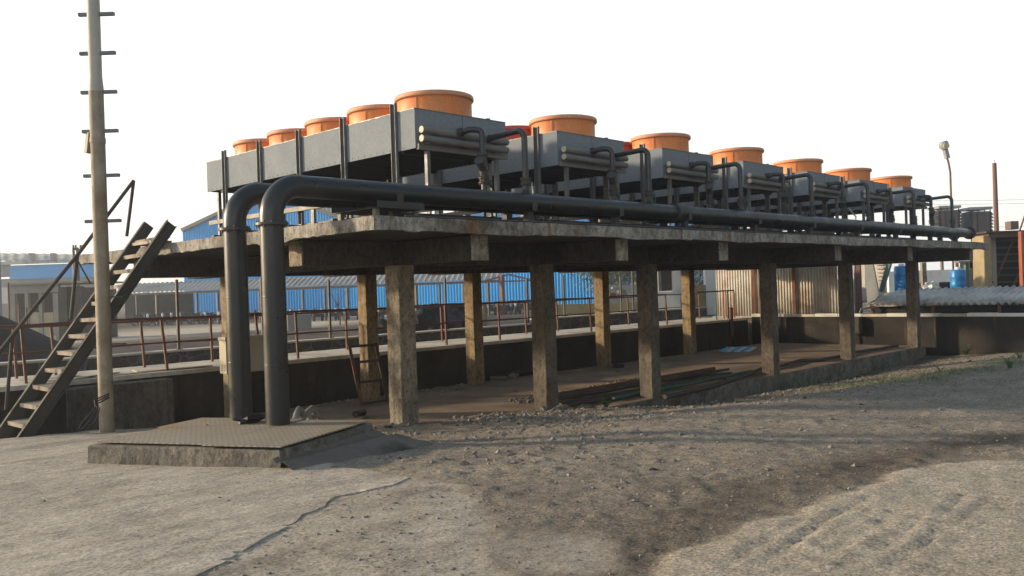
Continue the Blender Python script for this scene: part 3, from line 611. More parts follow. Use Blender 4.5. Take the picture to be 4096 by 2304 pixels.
for k, (x0, y0_, dx, sg) in enumerate(((1.9, -.9, .3, .18), (2.35, -.7, .22, .2), (13.2, -.9, .8, .25), (6.4, -.8, .3, .18))):
    pts = [(x0+dx*i/10, y0_, 3.34-sg*math.sin(math.pi*i/10)) for i in range(11)]; tag(mb().tube(pts, .009, 6).build('cable', 'rubber'), 'thin cable looping under the main pipes, '+['first one beyond the corner bracket', 'second one beyond the corner bracket', 'wide loop near the fifth support', 'short loop after the pipe coupling'][k], 'cable', 'loose cables under the pipes')
p_ = [(12.9, -1.2, 3.6), (13.4, -1.0, 3.68), (13.9, -.7, 3.82), (14.3, -.45, 3.98)]; tag(mb().tube(p_, .016, 8).build('yellow_hose', 'header_cap'), 'pale yellow hose rising from the main pipe toward a unit', 'hose')
# ------------------------------------------------------------------ branch pipes
def valve(m, c, r):
    flange(m, (c[0], c[1], c[2]+.035), (0, 0, 1), r+.04, .014, 8); flange(m, (c[0], c[1], c[2]-.035), (0, 0, 1), r+.04, .014, 8); m.tube([(c[0], c[1], c[2]-.03), (c[0], c[1], c[2]+.03)], r+.018, 20)
def branch_front(label, i):
    hx, zz, r = 1.42-UX, 4.47, .045; x = hx; t = thing('branch_pipe', label, 'branch pipe', (UX, UY, 3.37))
    X0, yh = UX+x, UY-.14
    path = [(X0, yh-.04, zz-.005)]+[(X0, PY+.13, zz+.02)]+arc((X0, PY+.13, zz+.02-.13), (X0, PY+.13, zz+.02), (X0, PY, zz+.02-.13), 8)[1:]+[(X0, PY, 3.76)]
    mb().tube(path, r, 20, False).build('bent_pipe', 'pipe_black', t)
    v_ = mb(); valve(v_, (X0, PY, 3.74), r); v_.build('valve', 'dark_steel', t)
    h = mb().tube([(X0+.05, PY, 3.74), (X0+.12, PY-.01, 3.74)], .012, 8).bar((X0+.12, PY-.012, 3.75), (X0+.125, PY-.02, 3.57), .03, .012); h.build('lever', 'green_paint', t)
    mb().tube([(X0, PY, 3.70), (X0, PY, PZ+PR*.75)], [r+.002, r+.004], 20, False).lathe((X0, PY, PZ+PR-.02), [(r+.045, -.02), (r+.02, .02), (r+.004, .07)], 20).build('stub', 'pipe_grey', t)
    mb().tube([(X0, yh-.052, zz-.005), (X0, yh-.075, zz-.005)], r+.012, 18).tube([(X0-.05, PY, 4.16), (X0+.0, PY, 4.16)], .014, 8).build('collar', 'dark_steel', t)
    return t
def branch_back(label, i):
    r = .045; X0 = 1.0; yh = UY-.14; zz = 4.475; t = thing('branch_pipe', label, 'branch pipe', (UX, UY, 3.37)); R_ = .13; xh = X0-.16
    # black elbow leaves the upper header, turns right then drops
    path = [(xh-.02, yh-.045, zz+.01), (xh+.02, yh-.12, zz+.03), (xh+.06, PY2+.14, zz+.045), (X0-.03, PY2+.05, zz+.035), (X0-.005, PY2+.01, zz-.0), (X0, PY2, zz-.06), (X0, PY2, 4.16)]
    P = [Vector(p) for p in path]; sm = []
    for a in range(len(P)-1):
        p0, p1, p2, p3 = P[max(a-1, 0)], P[a], P[a+1], P[min(a+2, len(P)-1)]
        for k in range(5):
            s = k/5; sm.append(.5*((2*p1)+(-p0+p2)*s+(2*p0-5*p1+4*p2-p3)*s*s+(-p0+3*p1-3*p2+p3)*s**3))
    sm.append(P[-1]); mb().tube(sm, r, 20, False).build('bent_pipe', 'pipe_black', t)
    mb().tube([(xh-.03, yh-.04, zz+.01), (xh+.01, yh-.1, zz+.03)], .062, 18).build('collar', 'rubber', t)
    f = mb(); flange(f, (X0, PY2, 4.15), (0, 0, 1), r+.04, .022, 8); f.build('flange', 'dark_steel', t)
    # check valve with a slanting bonnet
    cv = mb().tube([(X0, PY2, 4.138), (X0-.005, PY2, 4.08), (X0+.005, PY2, 3.98), (X0+.0, PY2, 3.9), (X0+.01, PY2, 3.82)], [.046, .06, .066, .062, .05], 20)
    cv.tube([(X0, PY2, 3.93), (X0-.09, PY2-.05, 4.0), (X0-.13, PY2-.07, 4.035)], [.06, .062, .055], 18); cv.tube([(X0-.125, PY2-.068, 4.03), (X0-.15, PY2-.08, 4.052)], .078, 18)
    cv.build('check_valve', 'dark_steel', t)
    v_ = mb(); valve(v_, (X0+.01, PY2, 3.775), r); v_.build('valve', 'dark_steel', t)
    mb().tube([(X0+.05, PY2, 3.775), (X0+.13, PY2-.01, 3.775)], .012, 8).lathe((X0+.12, PY2-.015, 3.72), [(.002, -.045), (.03, -.03), (.032, .03), (.002, .045)], 10).bar((X0+.13, PY2-.02, 3.78), (X0+.132, PY2-.02, 3.55), .022, .01).build('lever', 'green_paint', t)
    mb().tube([(X0+.01, PY2, 3.735), (X0+.01, PY2, PZ+PR*.75)], r, 20, False).build('stub', 'pipe_grey', t)
    return t
b1_ = branch_front('x', 0); b2_ = branch_back('x', 0); index_tree()
for i in range(7):
    a = b1_ if i == 0 else copy_tree(b1_); b = b2_ if i == 0 else copy_tree(b2_)
    for t_ in (a, b): t_.location.x = UX+i*USP; t_['group'] = 'branch pipes from the headers down to the main pipes'
    a['label'] = 'black branch pipe arching far out from the %s cooling unit' % ORD[i]
    b['label'] = 'black branch pipe with bulging check valve on the %s cooling unit' % ORD[i]
# ================================================================== HATCH
HA, HB, HC, HD = [np.array(p) for p in ((-4.47, -.53), (-3.46, -2.51), (-1.92, -1.88), (-2.93, .10))]
hq = thing('valve_pit', 'raised concrete pit with chequer plate lids where the two thick pipes rise', 'pit', (-3.2, -1.2, .5))
def hpt(s, t, z): p = HA+(HB-HA)*s+(HC-HB)*t; return (p[0], p[1], z)
m = MB(); n = 26; rr = random.Random(3); loop = []
for (s0, t0), (s1, t1) in (((0, 0), (1, 0)), ((1, 0), (1, 1)), ((1, 1), (0, 1)), ((0, 1), (0, 0))):
    for k in range(n): f = k/n; loop.append((s0+(s1-s0)*f, t0+(t1-t0)*f))
nl = len(loop); rings = []
for z, ins in ((.30, -.012), (.50, -.008), (.66, -.003), (.735, .0), (.753, .012), (.757, .10)):
    r_ = []
    for s, t in loop:
        s2 = .5+(s-.5)*(1-ins*.95); t2 = .5+(t-.5)*(1-ins*1.3); p = hpt(s2, t2, z); r_.append((p[0]+rr.uniform(-.003, .003), p[1]+rr.uniform(-.003, .003), z+rr.uniform(-.003, .002)))
    rings.append(r_)
m.v = [p for r_ in rings for p in r_]
for i in range(len(rings)-1):
    for k in range(nl): k2 = (k+1) % nl; m.f.append((i*nl+k, i*nl+k2, (i+1)*nl+k2, (i+1)*nl+k)); m.sm.append(False)
m.f.append(tuple((len(rings)-1)*nl+k for k in range(nl))); m.sm.append(False)
m.build('curb', 'hatch_concrete', hq)
for k, (s0, s1, t0, t1, dz) in enumerate(((.03, .615, .03, .56, .0), (.62, 1.01, -.005, .80, .004), (.0, .615, .566, .99, .003), (.62, .985, .807, .99, -.004))):
    p = MB(); zt = .786+dz; cs = [(s0, t0), (s1, t0), (s1, t1), (s0, t1)]; cs = [hpt(s+rr.uniform(-.003, .003), t, 0)[:2] for s, t in cs]
    lift = [.0, .003, .004, -.001]
    p.v = [(x, y, zt-.012+l) for (x, y), l in zip(cs, lift)]+[(x, y, zt+l) for (x, y), l in zip(cs, lift)]
    p.f = [(3, 2, 1, 0), (4, 5, 6, 7)]+[(i, (i+1) % 4, (i+1) % 4+4, i+4) for i in range(4)]; p.sm = [False]*6
    p.build('cover_plate', 'plate', hq)
# smooth cement skirt on the right of the pit
m = MB(); nu, nv = 40, 14
e1 = (HB-HA)/np.linalg.norm(HB-HA)
for i in range(nu+1):
    t = -.05+1.39*i/nu; wdt = .26+.55*np.clip(t, 0, 1.0)
    if t > 1.05: wdt *= max(.25, 1-(t-1.05)*1.9)
    base = HB+(HC-HB)*t-e1*.02*0
    for j in range(nv+1):
        f = j/nv; p = base+e1*(wdt*f-.015); g0 = hz(p[0], p[1]); top = .70-.14*max(0, t-.9)
        prof = np.interp(f, [0, .05, .10, .16, .26, .34, .44, .7, 1], [.95, .72, .60, .56, .66, .70, .60, .22, -.12])
        if t > 1.05: prof *= max(0, 1-(t-1.05)/.30)
        z = g0+(top-g0)*prof+.008*(vnoise(np.array(p[0]*9), np.array(p[1]*9))-.5); m.v.append((p[0], p[1], float(z)))
for i in range(nu):
    for j in range(nv): a = i*(nv+1)+j; m.f.append((a, a+1, a+nv+2, a+nv+1)); m.sm.append(True)
m.build('skirt', 'berm', hq)
tag(mb().blob((-2.86, -.83, .83), (.17, .10, .055), .35, 5).build('plastic_bag', 'rubber'), 'crumpled black bag lying between the two risers on the pit lid', 'bag')
p = plane(826, 1702, 'z', .79); tag(mb().blob((p[0], p[1], .80), (.012, .02, .008), .3, 2).build('litter', 'orange_steel'), 'tiny orange scrap lying on the pit lid left of the risers', 'litter')
# ================================================================== RETAINING WALLS
W1 = thing('tank_wall', 'dark stained basin wall behind the platform with a pale walkway on top', 'wall', (8, 6.6, 0))
m = MB(); xs = np.arange(-16, 20.7, .065); rows = [-.9, -.3, .3, .815]
for x in xs:
    ph = ((x+.4) % 1.55)/1.55; bul = .16*math.sqrt(max(0, 1-(2*ph-1)**2)) if x > -1.0 else 0
    for z in rows: m.v.append((x, 6.25-bul-(.0 if z > 0 else .02), z))
for i in range(len(xs)-1):
    for j in range(3): a = i*4+j; m.f.append((a, a+4, a+5, a+1)); m.sm.append(False)
m.build('wall_face', 'concrete_dark', W1)
wk = MB(); n = int(36.6/.12); rr = random.Random(9)
for i in range(n+1):
    x = -16+36.6*i/n; y0 = 6.04+rr.uniform(-.02, .02)-(.05 if x < -1.9 else 0); y1 = 8.0+rr.uniform(-.01, .01); zt = .875+.004*rr.random()
    wk.v += [(x, y0, .80), (x, y0+.006, zt), (x, y1, zt), (x, y1, .80)]
    if i:
        o = 4*i; q_ = o-4
        for k in range(4): wk.f.append((q_+k, o+k, o+(k+1) % 4, q_+(k+1) % 4)); wk.sm.append(False)
wk.build('walkway', 'concrete_pale', W1)
mb().box((-16, 7.6, -.9), (20.6, 7.9, .799)).build('inner_face', 'concrete_dark', W1)
a = plane(300, 1600, 'y', 5.7)[0]; b = plane(690, 1500, 'y', 5.7)[0]
mb().box((a, 5.66, -.9), (b, 6.08, .77)).build('wing', 'concrete_mid', W1, bevel=.02)
a = plane(281, 1600, 'y', 5.6)[0]; b = plane(298, 1600, 'y', 5.6)[0]; mb().box((a-.05, 5.6, -.9), (b, 5.659, .76)).build('pilaster', 'concrete_old', W1, bevel=.01)
# loose flat sheets on the walkway at left
for k, (u, v, sx_, sy_, rz) in enumerate(((500, 1487, 1.5, .55, .1), (640, 1470, 1.4, .5, -.12), (340, 1500, .8, .5, .3), (60, 1500, .9, .4, -.2))):
    c = plane(u, v, 'z', .89); o = mb(); cs, sn = math.cos(rz), math.sin(rz); L = [(-sx_/2, -sy_/2), (sx_/2, -sy_/2), (sx_/2, sy_/2), (-sx_/2, sy_/2)]
    P_ = [(c[0]+x*cs-y*sn, c[1]*0+6.32+.1*k*0+x*sn+y*cs*.7+.1) for x, y in L]; z0 = .884+.012*k
    o.v = [(x, y, z0) for x, y in P_]+[(x, y, z0+.010+.012*(i % 2)) for i, (x, y) in enumerate(P_)]; o.f = [(3, 2, 1, 0), (4, 5, 6, 7)]+[(i, (i+1) % 4, (i+1) % 4+4, i+4) for i in range(4)]; o.sm = [False]*6
    tag(o.build('loose_board', 'concrete_pale'), ['warped pale board on the walkway just left of the pole', 'warped pale board on the walkway between the pole and the risers', 'short pale board on the walkway behind the stair', 'pale board on the walkway at the left border'][k], 'board', 'pale boards lying on the walkway')
W2 = thing('stone_wall', 'low rubble stone wall with pale coping beyond the walkway railing', 'wall', (8, 9.5, 0))
for x0, x1, z in ((-16, 13.2, 1.06), (13.21, 23.5, 1.20)):
    mb().box((x0, 9.52, -1), (x1, 9.80, z-.05)).build('masonry', 'rubble_masonry', W2); mb().box((x0, 9.48, z-.049), (x1, 9.86, z)).build('coping', 'concrete_pale', W2, bevel=.01)
W3 = thing('end_wall', 'mould blackened wall across the far end with a chipped white coping', 'wall', (20.9, 0, 0))
m = MB(); ys = np.arange(-16, 7.9, .3)
mb().box((20.78, -18, -1), (21.0, 6.0, .90)).build('wall_face', 'concrete_mouldy', W3)
for k, y in enumerate(np.arange(-18, 5.9, .8)): mb().box((20.74, y, .901), (21.06, y+.793, .985+.012*((k*7) % 3))).build('coping', 'white_wall' if k % 3 else 'concrete_pale', W3, bevel=.012)
mb().box((20.5, 1.98, .35), (20.779, 2.3, .9)).build('pier', 'concrete_old', W3, bevel=.02)
# ================================================================== RAILINGS
def rail(name, lab, Yr, us, z0, zt, mids, mat='red_rail', x0=None, x1=None, lean=0):
    t = thing(name, lab, 'railing', (8, Yr, z0)); P_ = []
    for i, u in enumerate(us):
        x = plane(u, 1300, 'y', Yr)[0]; P_.append(x); l = lean*math.sin(i*5.1)
        mb().bar((x, Yr, z0), (x-.05*lean+l*.06, Yr+l*.03, zt-.01), .042, .042).build('post', mat, t)
    x0 = x0 if x0 is not None else P_[0]; x1 = x1 if x1 is not None else P_[-1]
    for z in [zt]+mids:
        n = 24; pts = [(x0+(x1-x0)*i/n, Yr, z+.012*math.sin(i*1.7+z)) for i in range(n+1)]
        mb().tube(pts, .021 if z == zt else .014, 8).build('rail', 'rust' if z != zt else 'red_rail', t)
    return t
rail('railing', 'red pipe railing along the platform side edge of the walkway', 6.25, [97, 664, 1037, 1188, 1784, 1998, 2365, 2669], .88, 1.86, [1.40], x0=-9, lean=1)
rail('railing', 'dull red pipe railing along the basin side edge of the walkway', 7.55, [60, 217, 573, 845, 1385, 1768, 2105, 2232, 2515, 2800], .88, 1.80, [1.34], x0=-8, lean=.6)
t = thing('railing', 'short red and green pipe railing beside the corrugated sheet fence', 'railing', (19, 6.3, .88))
for k, (u, y, mt) in enumerate(((2865, 6.4, 'green_paint'), (2895, 6.4, 'orange_steel'), (2905, 7.2, 'orange_steel'), (2912, 6.3, 'green_paint'), (2937, 6.3, 'orange_steel'))):
    x = plane(u, 1230, 'y', y)[0]; mb().tube([(x, y, .88), (x, y, 1.86)], .025, 8).build('post', mt, t)
xa = plane(2790, 1230, 'y', 6.3)[0]; xb = plane(2937, 1230, 'y', 6.3)[0]; mb().tube([(xa, 6.3, 1.87), (xb, 6.3, 1.88)], .024, 8).build('rail', 'rust', t)
c = plane(2925, 1280, 'y', 6.0); tag(mb().tube([(c[0], 6.0, .3), (c[0], 6.0, 1.28)], .07, 14).tube([(c[0], 6.0, 1.281), (c[0], 6.0, 1.30)], .06, 14).build('bollard', 'red_rail'), 'stout red steel pipe stump at the walkway end by the sheet fence', 'pipe stump')
# tall thin posts standing on the stone wall
names = ['left of the risers', 'just right of the risers', 'left of the yellow lit column pair', 'behind the black heap', 'right of the gas cylinder', 'beside the blue wall corner', 'left of the scrap gap', 'right of the scrap gap']
for k, (u, vt) in enumerate(((712, 1118), (1050, 1112), (1320, 1120), (1785, 1110), (2112, 1112), (2259, 1100), (2487, 1105), (2535, 1085))):
    zb_ = 1.06 if u < 2150 else 1.20; x = plane(u, 1300, 'y', 9.67)[0]; zt_ = plane(u, vt, 'y', 9.67)[2]
    tag(mb().bar((x, 9.67, zb_), (x, 9.67, zt_), .055, .055).box((x-.07, 9.60, zb_), (x+.07, 9.74, zb_+.012)).build('fence_post', 'dark_steel'), 'tall thin dark post standing on the stone wall, '+names[k], 'post', 'thin posts on the stone wall')
# ================================================================== STAIR
st = thing('stair', 'steep steel stair with thick side channels climbing to the platform edge', 'stair', (-3.96, 3.6, .45))
B0, T0 = Vector((-3.97, 0, .50)), Vector((-1.87, 0, 3.42)); d = (T0-B0).normalized(); nn = Vector((-d.z, 0, d.x))
for y, dz, dx in ((3.25, 0, 0), (3.98, .03, -.02)):
    p0 = B0+Vector((dx-.25*d.x, y, dz-.25*d.z)); p1 = T0+Vector((dx, y, dz)); s_ = MB()
    s_.bar(p0-nn*.075, p1-nn*.075, .008, .17, up=nn)
    sg = 1 if y < 3.5 else -1
    for o_ in (0.006, -.156): s_.bar(p0+nn*o_+Vector((0, .034*sg*-1, 0)), p1+nn*o_+Vector((0, .034*sg*-1, 0)), .06, .008, up=nn)
    s_.build('stringer', 'stair_steel', st)
for k in range(12):
    z = .56+.236*k; x = B0.x+(z-B0.z)/d.z*d.x; tl = random.uniform(-.006, .006)
    tr = mb().box((x-.02, 3.26, z-.012), (x+.24, 3.97, z)).box((x-.024, 3.26, z-.055), (x-.0201, 3.97, z+.002)); 
    for v_i in range(len(tr.v)): a_ = tr.v[v_i]; tr.v[v_i] = (a_[0], a_[1], a_[2]+tl*(a_[1]-3.6)*4+(.012*math.sin(k*3+a_[0]*20)))
    tr.build('tread', 'tread', st)
Yh = 4.05; P_ = lambda u, v: Vector(plane(u, v, 'y', Yh))
apex = P_(535, 722); low = P_(0, 1405); low = low+(low-apex)*.12
h = mb().tube([low, P_(130, 1240), P_(310, 1020), apex], .027, 10).build('handrail', 'stair_steel', st)
mb().tube([apex, P_(507, 945)], .025, 10).build('baluster', 'stair_steel', st)
mb().tube([P_(309, 1020), P_(284, 1275)], .027, 10).build('baluster', 'stair_steel', st)
mb().tube([P_(50, 1345), P_(24, 1640)], .025, 10).build('baluster', 'stair_steel', st)
mb().tube([P_(312, 1045), P_(362, 1135)], .012, 8).build('brace', 'stair_steel', st)
mb().box((-2.12, 3.255, 3.065), (-1.80, 4.02, 3.11)).build('landing_plate', 'frame_steel', st)
# ================================================================== POLE
po = thing('climbing_pole', 'tall weathered painted steel pole with bolted climbing rungs in front of the stair', 'pole', (-3.1, 2.6, .3))
mb().tube([(-3.1, 2.6, .1), (-3.1, 2.6, 5.15)], .0975, 28, False).build('lower_tube', 'pole_paint', po)
mb().tube([(-3.1, 2.6, 5.10), (-3.1, 2.6, 5.14), (-3.1, 2.6, 5.3), (-3.1, 2.6, 9.3)], [.099, .100, .086, .080], 28).build('upper_tube', 'pale_glare', po)  # upper tube coloured paler to imitate sky glare
rv = Vector((RT[0], RT[1], 0)).normalized()
for k, v in enumerate((-100, 57, 213, 369, 525, 703, 885, 1190, 1378, 1530)):
    z = float(site(390, v, 12.04)[2]); c = Vector((-3.1, 2.6, z)); a0, a1 = (-.205, .285) if k < 7 else (-.12, .29); hh = .045 if k < 7 else .02
    mb().bar(c+rv*a0, c+rv*a1, .05, hh).build('rung', 'galvanised' if k < 7 else 'stair_steel', po)
c = Vector((-3.1, 2.6, float(site(390, 568, 12.04)[2]))); mb().bar(c-rv*.135-Vector((0, 0, .15)), c-rv*.10+Vector((0, 0, .13)), .1, .08).tube([c+Vector((0, 0, -.02)), c+Vector((0, 0, .05))], .105, 20).build('clamp_box', 'pole_paint', po)
cb = MB()
for k in range(3):
    p0 = plane(378+4*k, 1600+8*k, 'y', 2.35); p3 = plane(312+12*k, 1722, 'y', 2.0); p1 = p0*.6+p3*.4+np.array((.10, 0, .05)); p2 = p0*.25+p3*.75+np.array((.05*k, 0, .0)); cb.tube([(-3.1, 2.5, p0[2]+.05), p0, p1, p2, p3], .010, 6)
tag(cb.build('cable', 'rubber'), 'thin dark cables hanging from the lower part of the climbing pole', 'cables')
# ================================================================== THINGS ON THE FLOOR
fr = thing('rusty_frame', 'rust red steel frame with four crossbars leaning on a rear column', 'frame', (2.6, 4.2, 0))
L0, L1, R0, R1 = [Vector(p) for p in ((2.305, 4.175, .02), (2.54, 4.87, 1.17), (2.934, 4.17, .02), (3.2, 4.87, 1.17))]
mb().bar(L0, L1, .06, .03).build('side_bar', 'rust', fr); mb().bar(R0, R1, .06, .03).build('side_bar', 'dark_rust', fr)
for t_ in (.03, .37, .70, .97): mb().bar(L0.lerp(L1, t_)+Vector((.03, 0, .0)), R0.lerp(R1, t_)-Vector((.03, 0, 0)), .028, .05).build('crossbar', 'dark_rust', fr)
eb = thing('panel_box', 'cream electrical panel box mounted on the rear column behind the risers', 'panel box', (.1, 4.7, .85))
mb().box((-.215, 4.70, .845), (.56, 4.955, 1.44)).build('cabinet', 'cream_paint', eb, bevel=.006); mb().box((-.235, 4.68, 1.441), (.58, 4.955, 1.50)).build('hood', 'cream_paint', eb, bevel=.006)
lv = mb()
for k in range(4): lv.box((-.2185, 4.74, .90+.03*k), (-.2152, 4.80, .912+.03*k)); lv.box((-.2185, 4.83, .90+.03*k), (-.2152, 4.90, .912+.03*k))
lv.build('vents', 'dark_steel', eb)
tag(mb().tube([(-.1, 4.72, .84), (-.16, 4.6, .6), (-.2, 4.4, .35), (-.4, 4.1, .1), (-.55, 3.9, -.05)], .018, 8).tube([(.05, 4.8, .84), (.02, 4.75, .5), (-.02, 4.7, 0)], .016, 8).build('cable', 'rubber'), 'black cable drooping from the cream panel box to the floor', 'cable')
c = plane(1205, 1672, 'z', .1); c2 = plane(1225, 1668, 'z', .1)
for k, (u0, v0, u1, v1, w_) in enumerate(((1178, 1690, 1196, 1630, .075), (1205, 1682, 1250, 1628, .08), (1236, 1672, 1270, 1655, .07))):
    p0 = plane(u0, v0, 'y', .9+.15*k); p1 = plane(u1, v1, 'y', 1.0+.15*k); mid = (p0+p1)/2
    tag(mb().tube([p0-(0, 0, .15), p0, mid+(0, 0, .01), p1-(0.0, 0, .02), p1+(.05, .03, -.05), p1+(.09, .05, -.14)], w_*.62, 14).build('hose_stub', 'grey_hose'), ['upright grey bent pipe end just right of the near riser', 'leaning grey bent pipe end behind the pit lid', 'low grey pipe end lying right of the leaning one'][k], 'pipe end', 'grey pipe ends behind the pit')
p = plane(1422, 1660, 'z', .08); tag(mb().tube([(p[0], p[1], .09), (p[0]+.35, p[1]+.25, .07)], .06, 14, False).tube([(p[0]+.001, p[1]+.001, .09), (p[0]+.35, p[1]+.25, .07)], .048, 14, True).build('pipe_offcut', 'rubber'), 'short black pipe offcut on the floor behind the pit lid', 'pipe offcut')
rr = random.Random(4)
for k in range(9):
    y = .55+.16*k+.02*rr.random(); x0 = 3.9+.45*rr.random()+.12*k; x1 = x0+5.2+1.2*rr.random(); z = .05+.0*k+(.07 if k in (3, 4, 5) else 0); dy = rr.uniform(-.1, .25)
    r_ = .03+.02*(k % 2); tag(mb().tube([(x0, y, z), (x1, y+dy, z*.7)], r_, 12, False).tube([(x0+.002, y, z), (x1, y+dy, z*.7)], r_*.8, 12).build('steel_pipe', ['stair_steel', 'dark_steel', 'rust'][k % 3]), 'long rusty pipe in the bundle stored on the floor behind the second front column', 'pipe', 'bundle of long pipes on the floor')
tag(mb().tube([(5.4, .42, .05), (8, .5, .05), (11.0, .62, .06)], .035, 10).build('green_pipe', 'green_paint'), 'long thin green pipe lying along the front edge of the floor', 'pipe')
ho = [(2660, 1588), (2850, 1545), (2985, 1500), (3045, 1475), (3130, 1462), (3200, 1442), (3280, 1440), (3360, 1425), (3420, 1408), (3520, 1395), (3590, 1382)]
tag(mb().tube([tuple(plane(u, v, 'z', .05)) for u, v in ho], .045, 10).build('hose', 'dark_steel'), 'dark hose snaking along the platform floor toward the far end', 'hose')
hp = [(1960, 1512), (2060, 1490), (2150, 1480), (2260, 1490), (2340, 1475), (2380, 1455)]
tag(mb().tube([tuple(plane(u, v, 'y', 5.5)) for u, v in hp], .045, 10).build('hose', 'dark_steel'), 'dark hose draped along the rear edge of the floor by the basin wall', 'hose')
for k, (u, v, s_, mt, lab) in enumerate(((2055, 1505, .16, 'stone', 'rounded stone at the rear floor edge below the draped hose'), (2180, 1650, .13, 'hatch_concrete', 'broken concrete lump at the foot of the second front column'), (2240, 1645, .15, 'hatch_concrete', 'larger broken concrete block right of the second front column'), (2345, 1642, .17, 'hatch_concrete', 'oblong concrete chunk beside the green weed'), (1820, 1555, .1, 'stone', 'small stone at the rear floor edge left of the third rear column'), (1770, 1562, .08, 'stone', 'pebble by the rear floor edge between rear columns'), (2470, 1480, .08, 'stone', 'small rubble piece beside the fourth rear column'), (2060, 1560, .05, 'stone', 'tiny stone on the floor between columns'))):
    if v > 1600: p = plane(u, v, 'y', -.18-.05*k); z = hz(p[0], p[1])
    else: p = plane(u, v, 'z', .04); z = 0
    tag(mb().blob((p[0], p[1], z+s_*.3), (s_*(1.5 if 'oblong' in lab or 'larger' in lab else .9), s_*.6, s_*.42), .22, k, seg=8, rings=5).build('concrete_lump' if mt != 'stone' else 'stone', mt), lab, 'rubble', 'lumps of rubble around the floor')
tag(mb().tube([tuple(plane(1965, 1513, 'z', .04)), tuple(plane(2030, 1512, 'z', .05))], .05, 12).build('pipe_offcut', 'header_pipe'), 'pale pipe offcut on the floor right of the third rear column', 'pipe offcut')
for k in range(6):
    p0 = Vector(plane(2890+20*k, 1408, 'z', .02)); p1 = p0+Vector((.42, -.05, .12)); 
    tag(mb().bar(p0, p1, .10, .012).bar(p0+Vector((0, .11, 0)), p1+Vector((0, .11, 0)), .06, .03).build('roof_strip', 'white_cloth' if k % 2 else 'blue_sheet'), 'narrow blue and white metal strip in the heap beside the fourth rear column', 'metal strip', 'blue and white strips heaped on the floor')
p = plane(2470, 1466, 'z', .03); tag(mb().blob((p[0], p[1], .04), (.22, .1, .05), .4, 8).build('rag', 'coal'), 'dark rag with a reddish tint on the floor by the fourth rear column', 'rag')
rr = random.Random(21); db = MB()
for k in range(160):
    x = rr.uniform(4.2, 9); y = 1.9+rr.uniform(-.35, .35)+.03*(x-4); s_ = rr.uniform(.02, .07); db.blob((x, y, s_*.4), (s_, s_*.7, s_*.5), .4, k, seg=5, rings=3)
for k in range(90):
    x = rr.uniform(2, 6); y = 5.1+rr.uniform(-.12, .2); s_ = rr.uniform(.02, .06); db.blob((x, y, s_*.3), (s_, s_*.7, s_*.5), .4, k, seg=5, rings=3)
tag(db.build('floor_rubble', 'stone'), 'small rubble crumbs and dirt beside the pipe bundle on the floor', 'rubble crumbs', kind='stuff')
# weeds
def weed(p, h, n, seed, lab, mat='leaf', spread=1.):
    rr = random.Random(seed); t = thing('weed', lab, 'weed', tuple(p), 'weeds around the platform'); s_ = MB(); l_ = MB()
    for k in range(n):
        a = rr.random()*6.28; L = h*(.5+.5*rr.random()); b = Vector((math.cos(a), math.sin(a), 0))*spread*.6; q0 = Vector(p); prev = q0
        for j in range(1, 7):
            f = j/6; c = q0+b*L*f*f+Vector((0, 0, L*(f-.25*f*f))); s_.bar(prev, c, .003, .003); prev = c
            for sg in (-1, 1):
                for q_ in range(2):
                    dd = Vector((math.cos(a+sg*1.2), math.sin(a+sg*1.2), rr.uniform(-.2, .5)))*L*.16*(1.2-f*.6); e_ = Vector((rr.uniform(-1, 1), rr.uniform(-1, 1), .3)).normalized()*L*.035; o_ = c+e_*q_
                    l_.add([o_, o_+dd*.5+e_, o_+dd, o_+dd*.5-e_], [(0, 1, 2, 3)])
    s_.build('stem', mat, t); l_.build('foliage', mat, t); return t
p = plane(2425, 1650, 'y', -.35); weed((p[0], p[1], hz(p[0], p[1])), .28, 16, 1, 'bright green feathery weed in front of the platform floor near the second front column')
p = gnd(215, 1728); weed((p[0], p[1], p[2]), .14, 9, 2, 'low green weed at the stair foot left of the climbing pole', spread=1.6)
p = gnd(188, 1722); weed((p[0], p[1], p[2]), .15, 5, 3, 'tiny green sprig nearest the stair foot', spread=.8)
for k, (u, v, h_, lab) in enumerate(((3865, 1425, .5, 'tall dim green weed before the mould blackened wall right of the platform'), (4040, 1480, .4, 'green weed near the right border on the verge'), (4080, 1440, .35, 'small green weed at the right border close to the dark wall'), (3760, 1490, .22, 'small green tuft just right of the last front column'))):
    p = gnd(u, v); weed((p[0], p[1], hz(p[0], p[1])), h_, 12, 10+k, lab, spread=1.1)
g_ = MB(); rr = random.Random(31)
for k in range(9000):
    x = rr.uniform(9.5, 20.4); y = rr.gauss(-3.0-.12*(x-10), 1.2)
    if float(vnoise(np.array(x*.9), np.array(y*.9), 9)) < .5 or y > -.4: continue
    z = hz(x, y); a = rr.random()*6.28; L = rr.uniform(.02, .10); b = Vector((math.cos(a), math.sin(a), 0))*.004; tip = Vector((x+rr.uniform(-.5, .5)*L, y+rr.uniform(-.5, .5)*L, z+L)); o_ = Vector((x, y, z)); g_.add([o_-b, o_+b, tip], [(0, 1, 2)])
tag(g_.build('grass', 'leaf'), 'thin patchy green grass on the verge right of the platform', 'grass', kind='stuff')
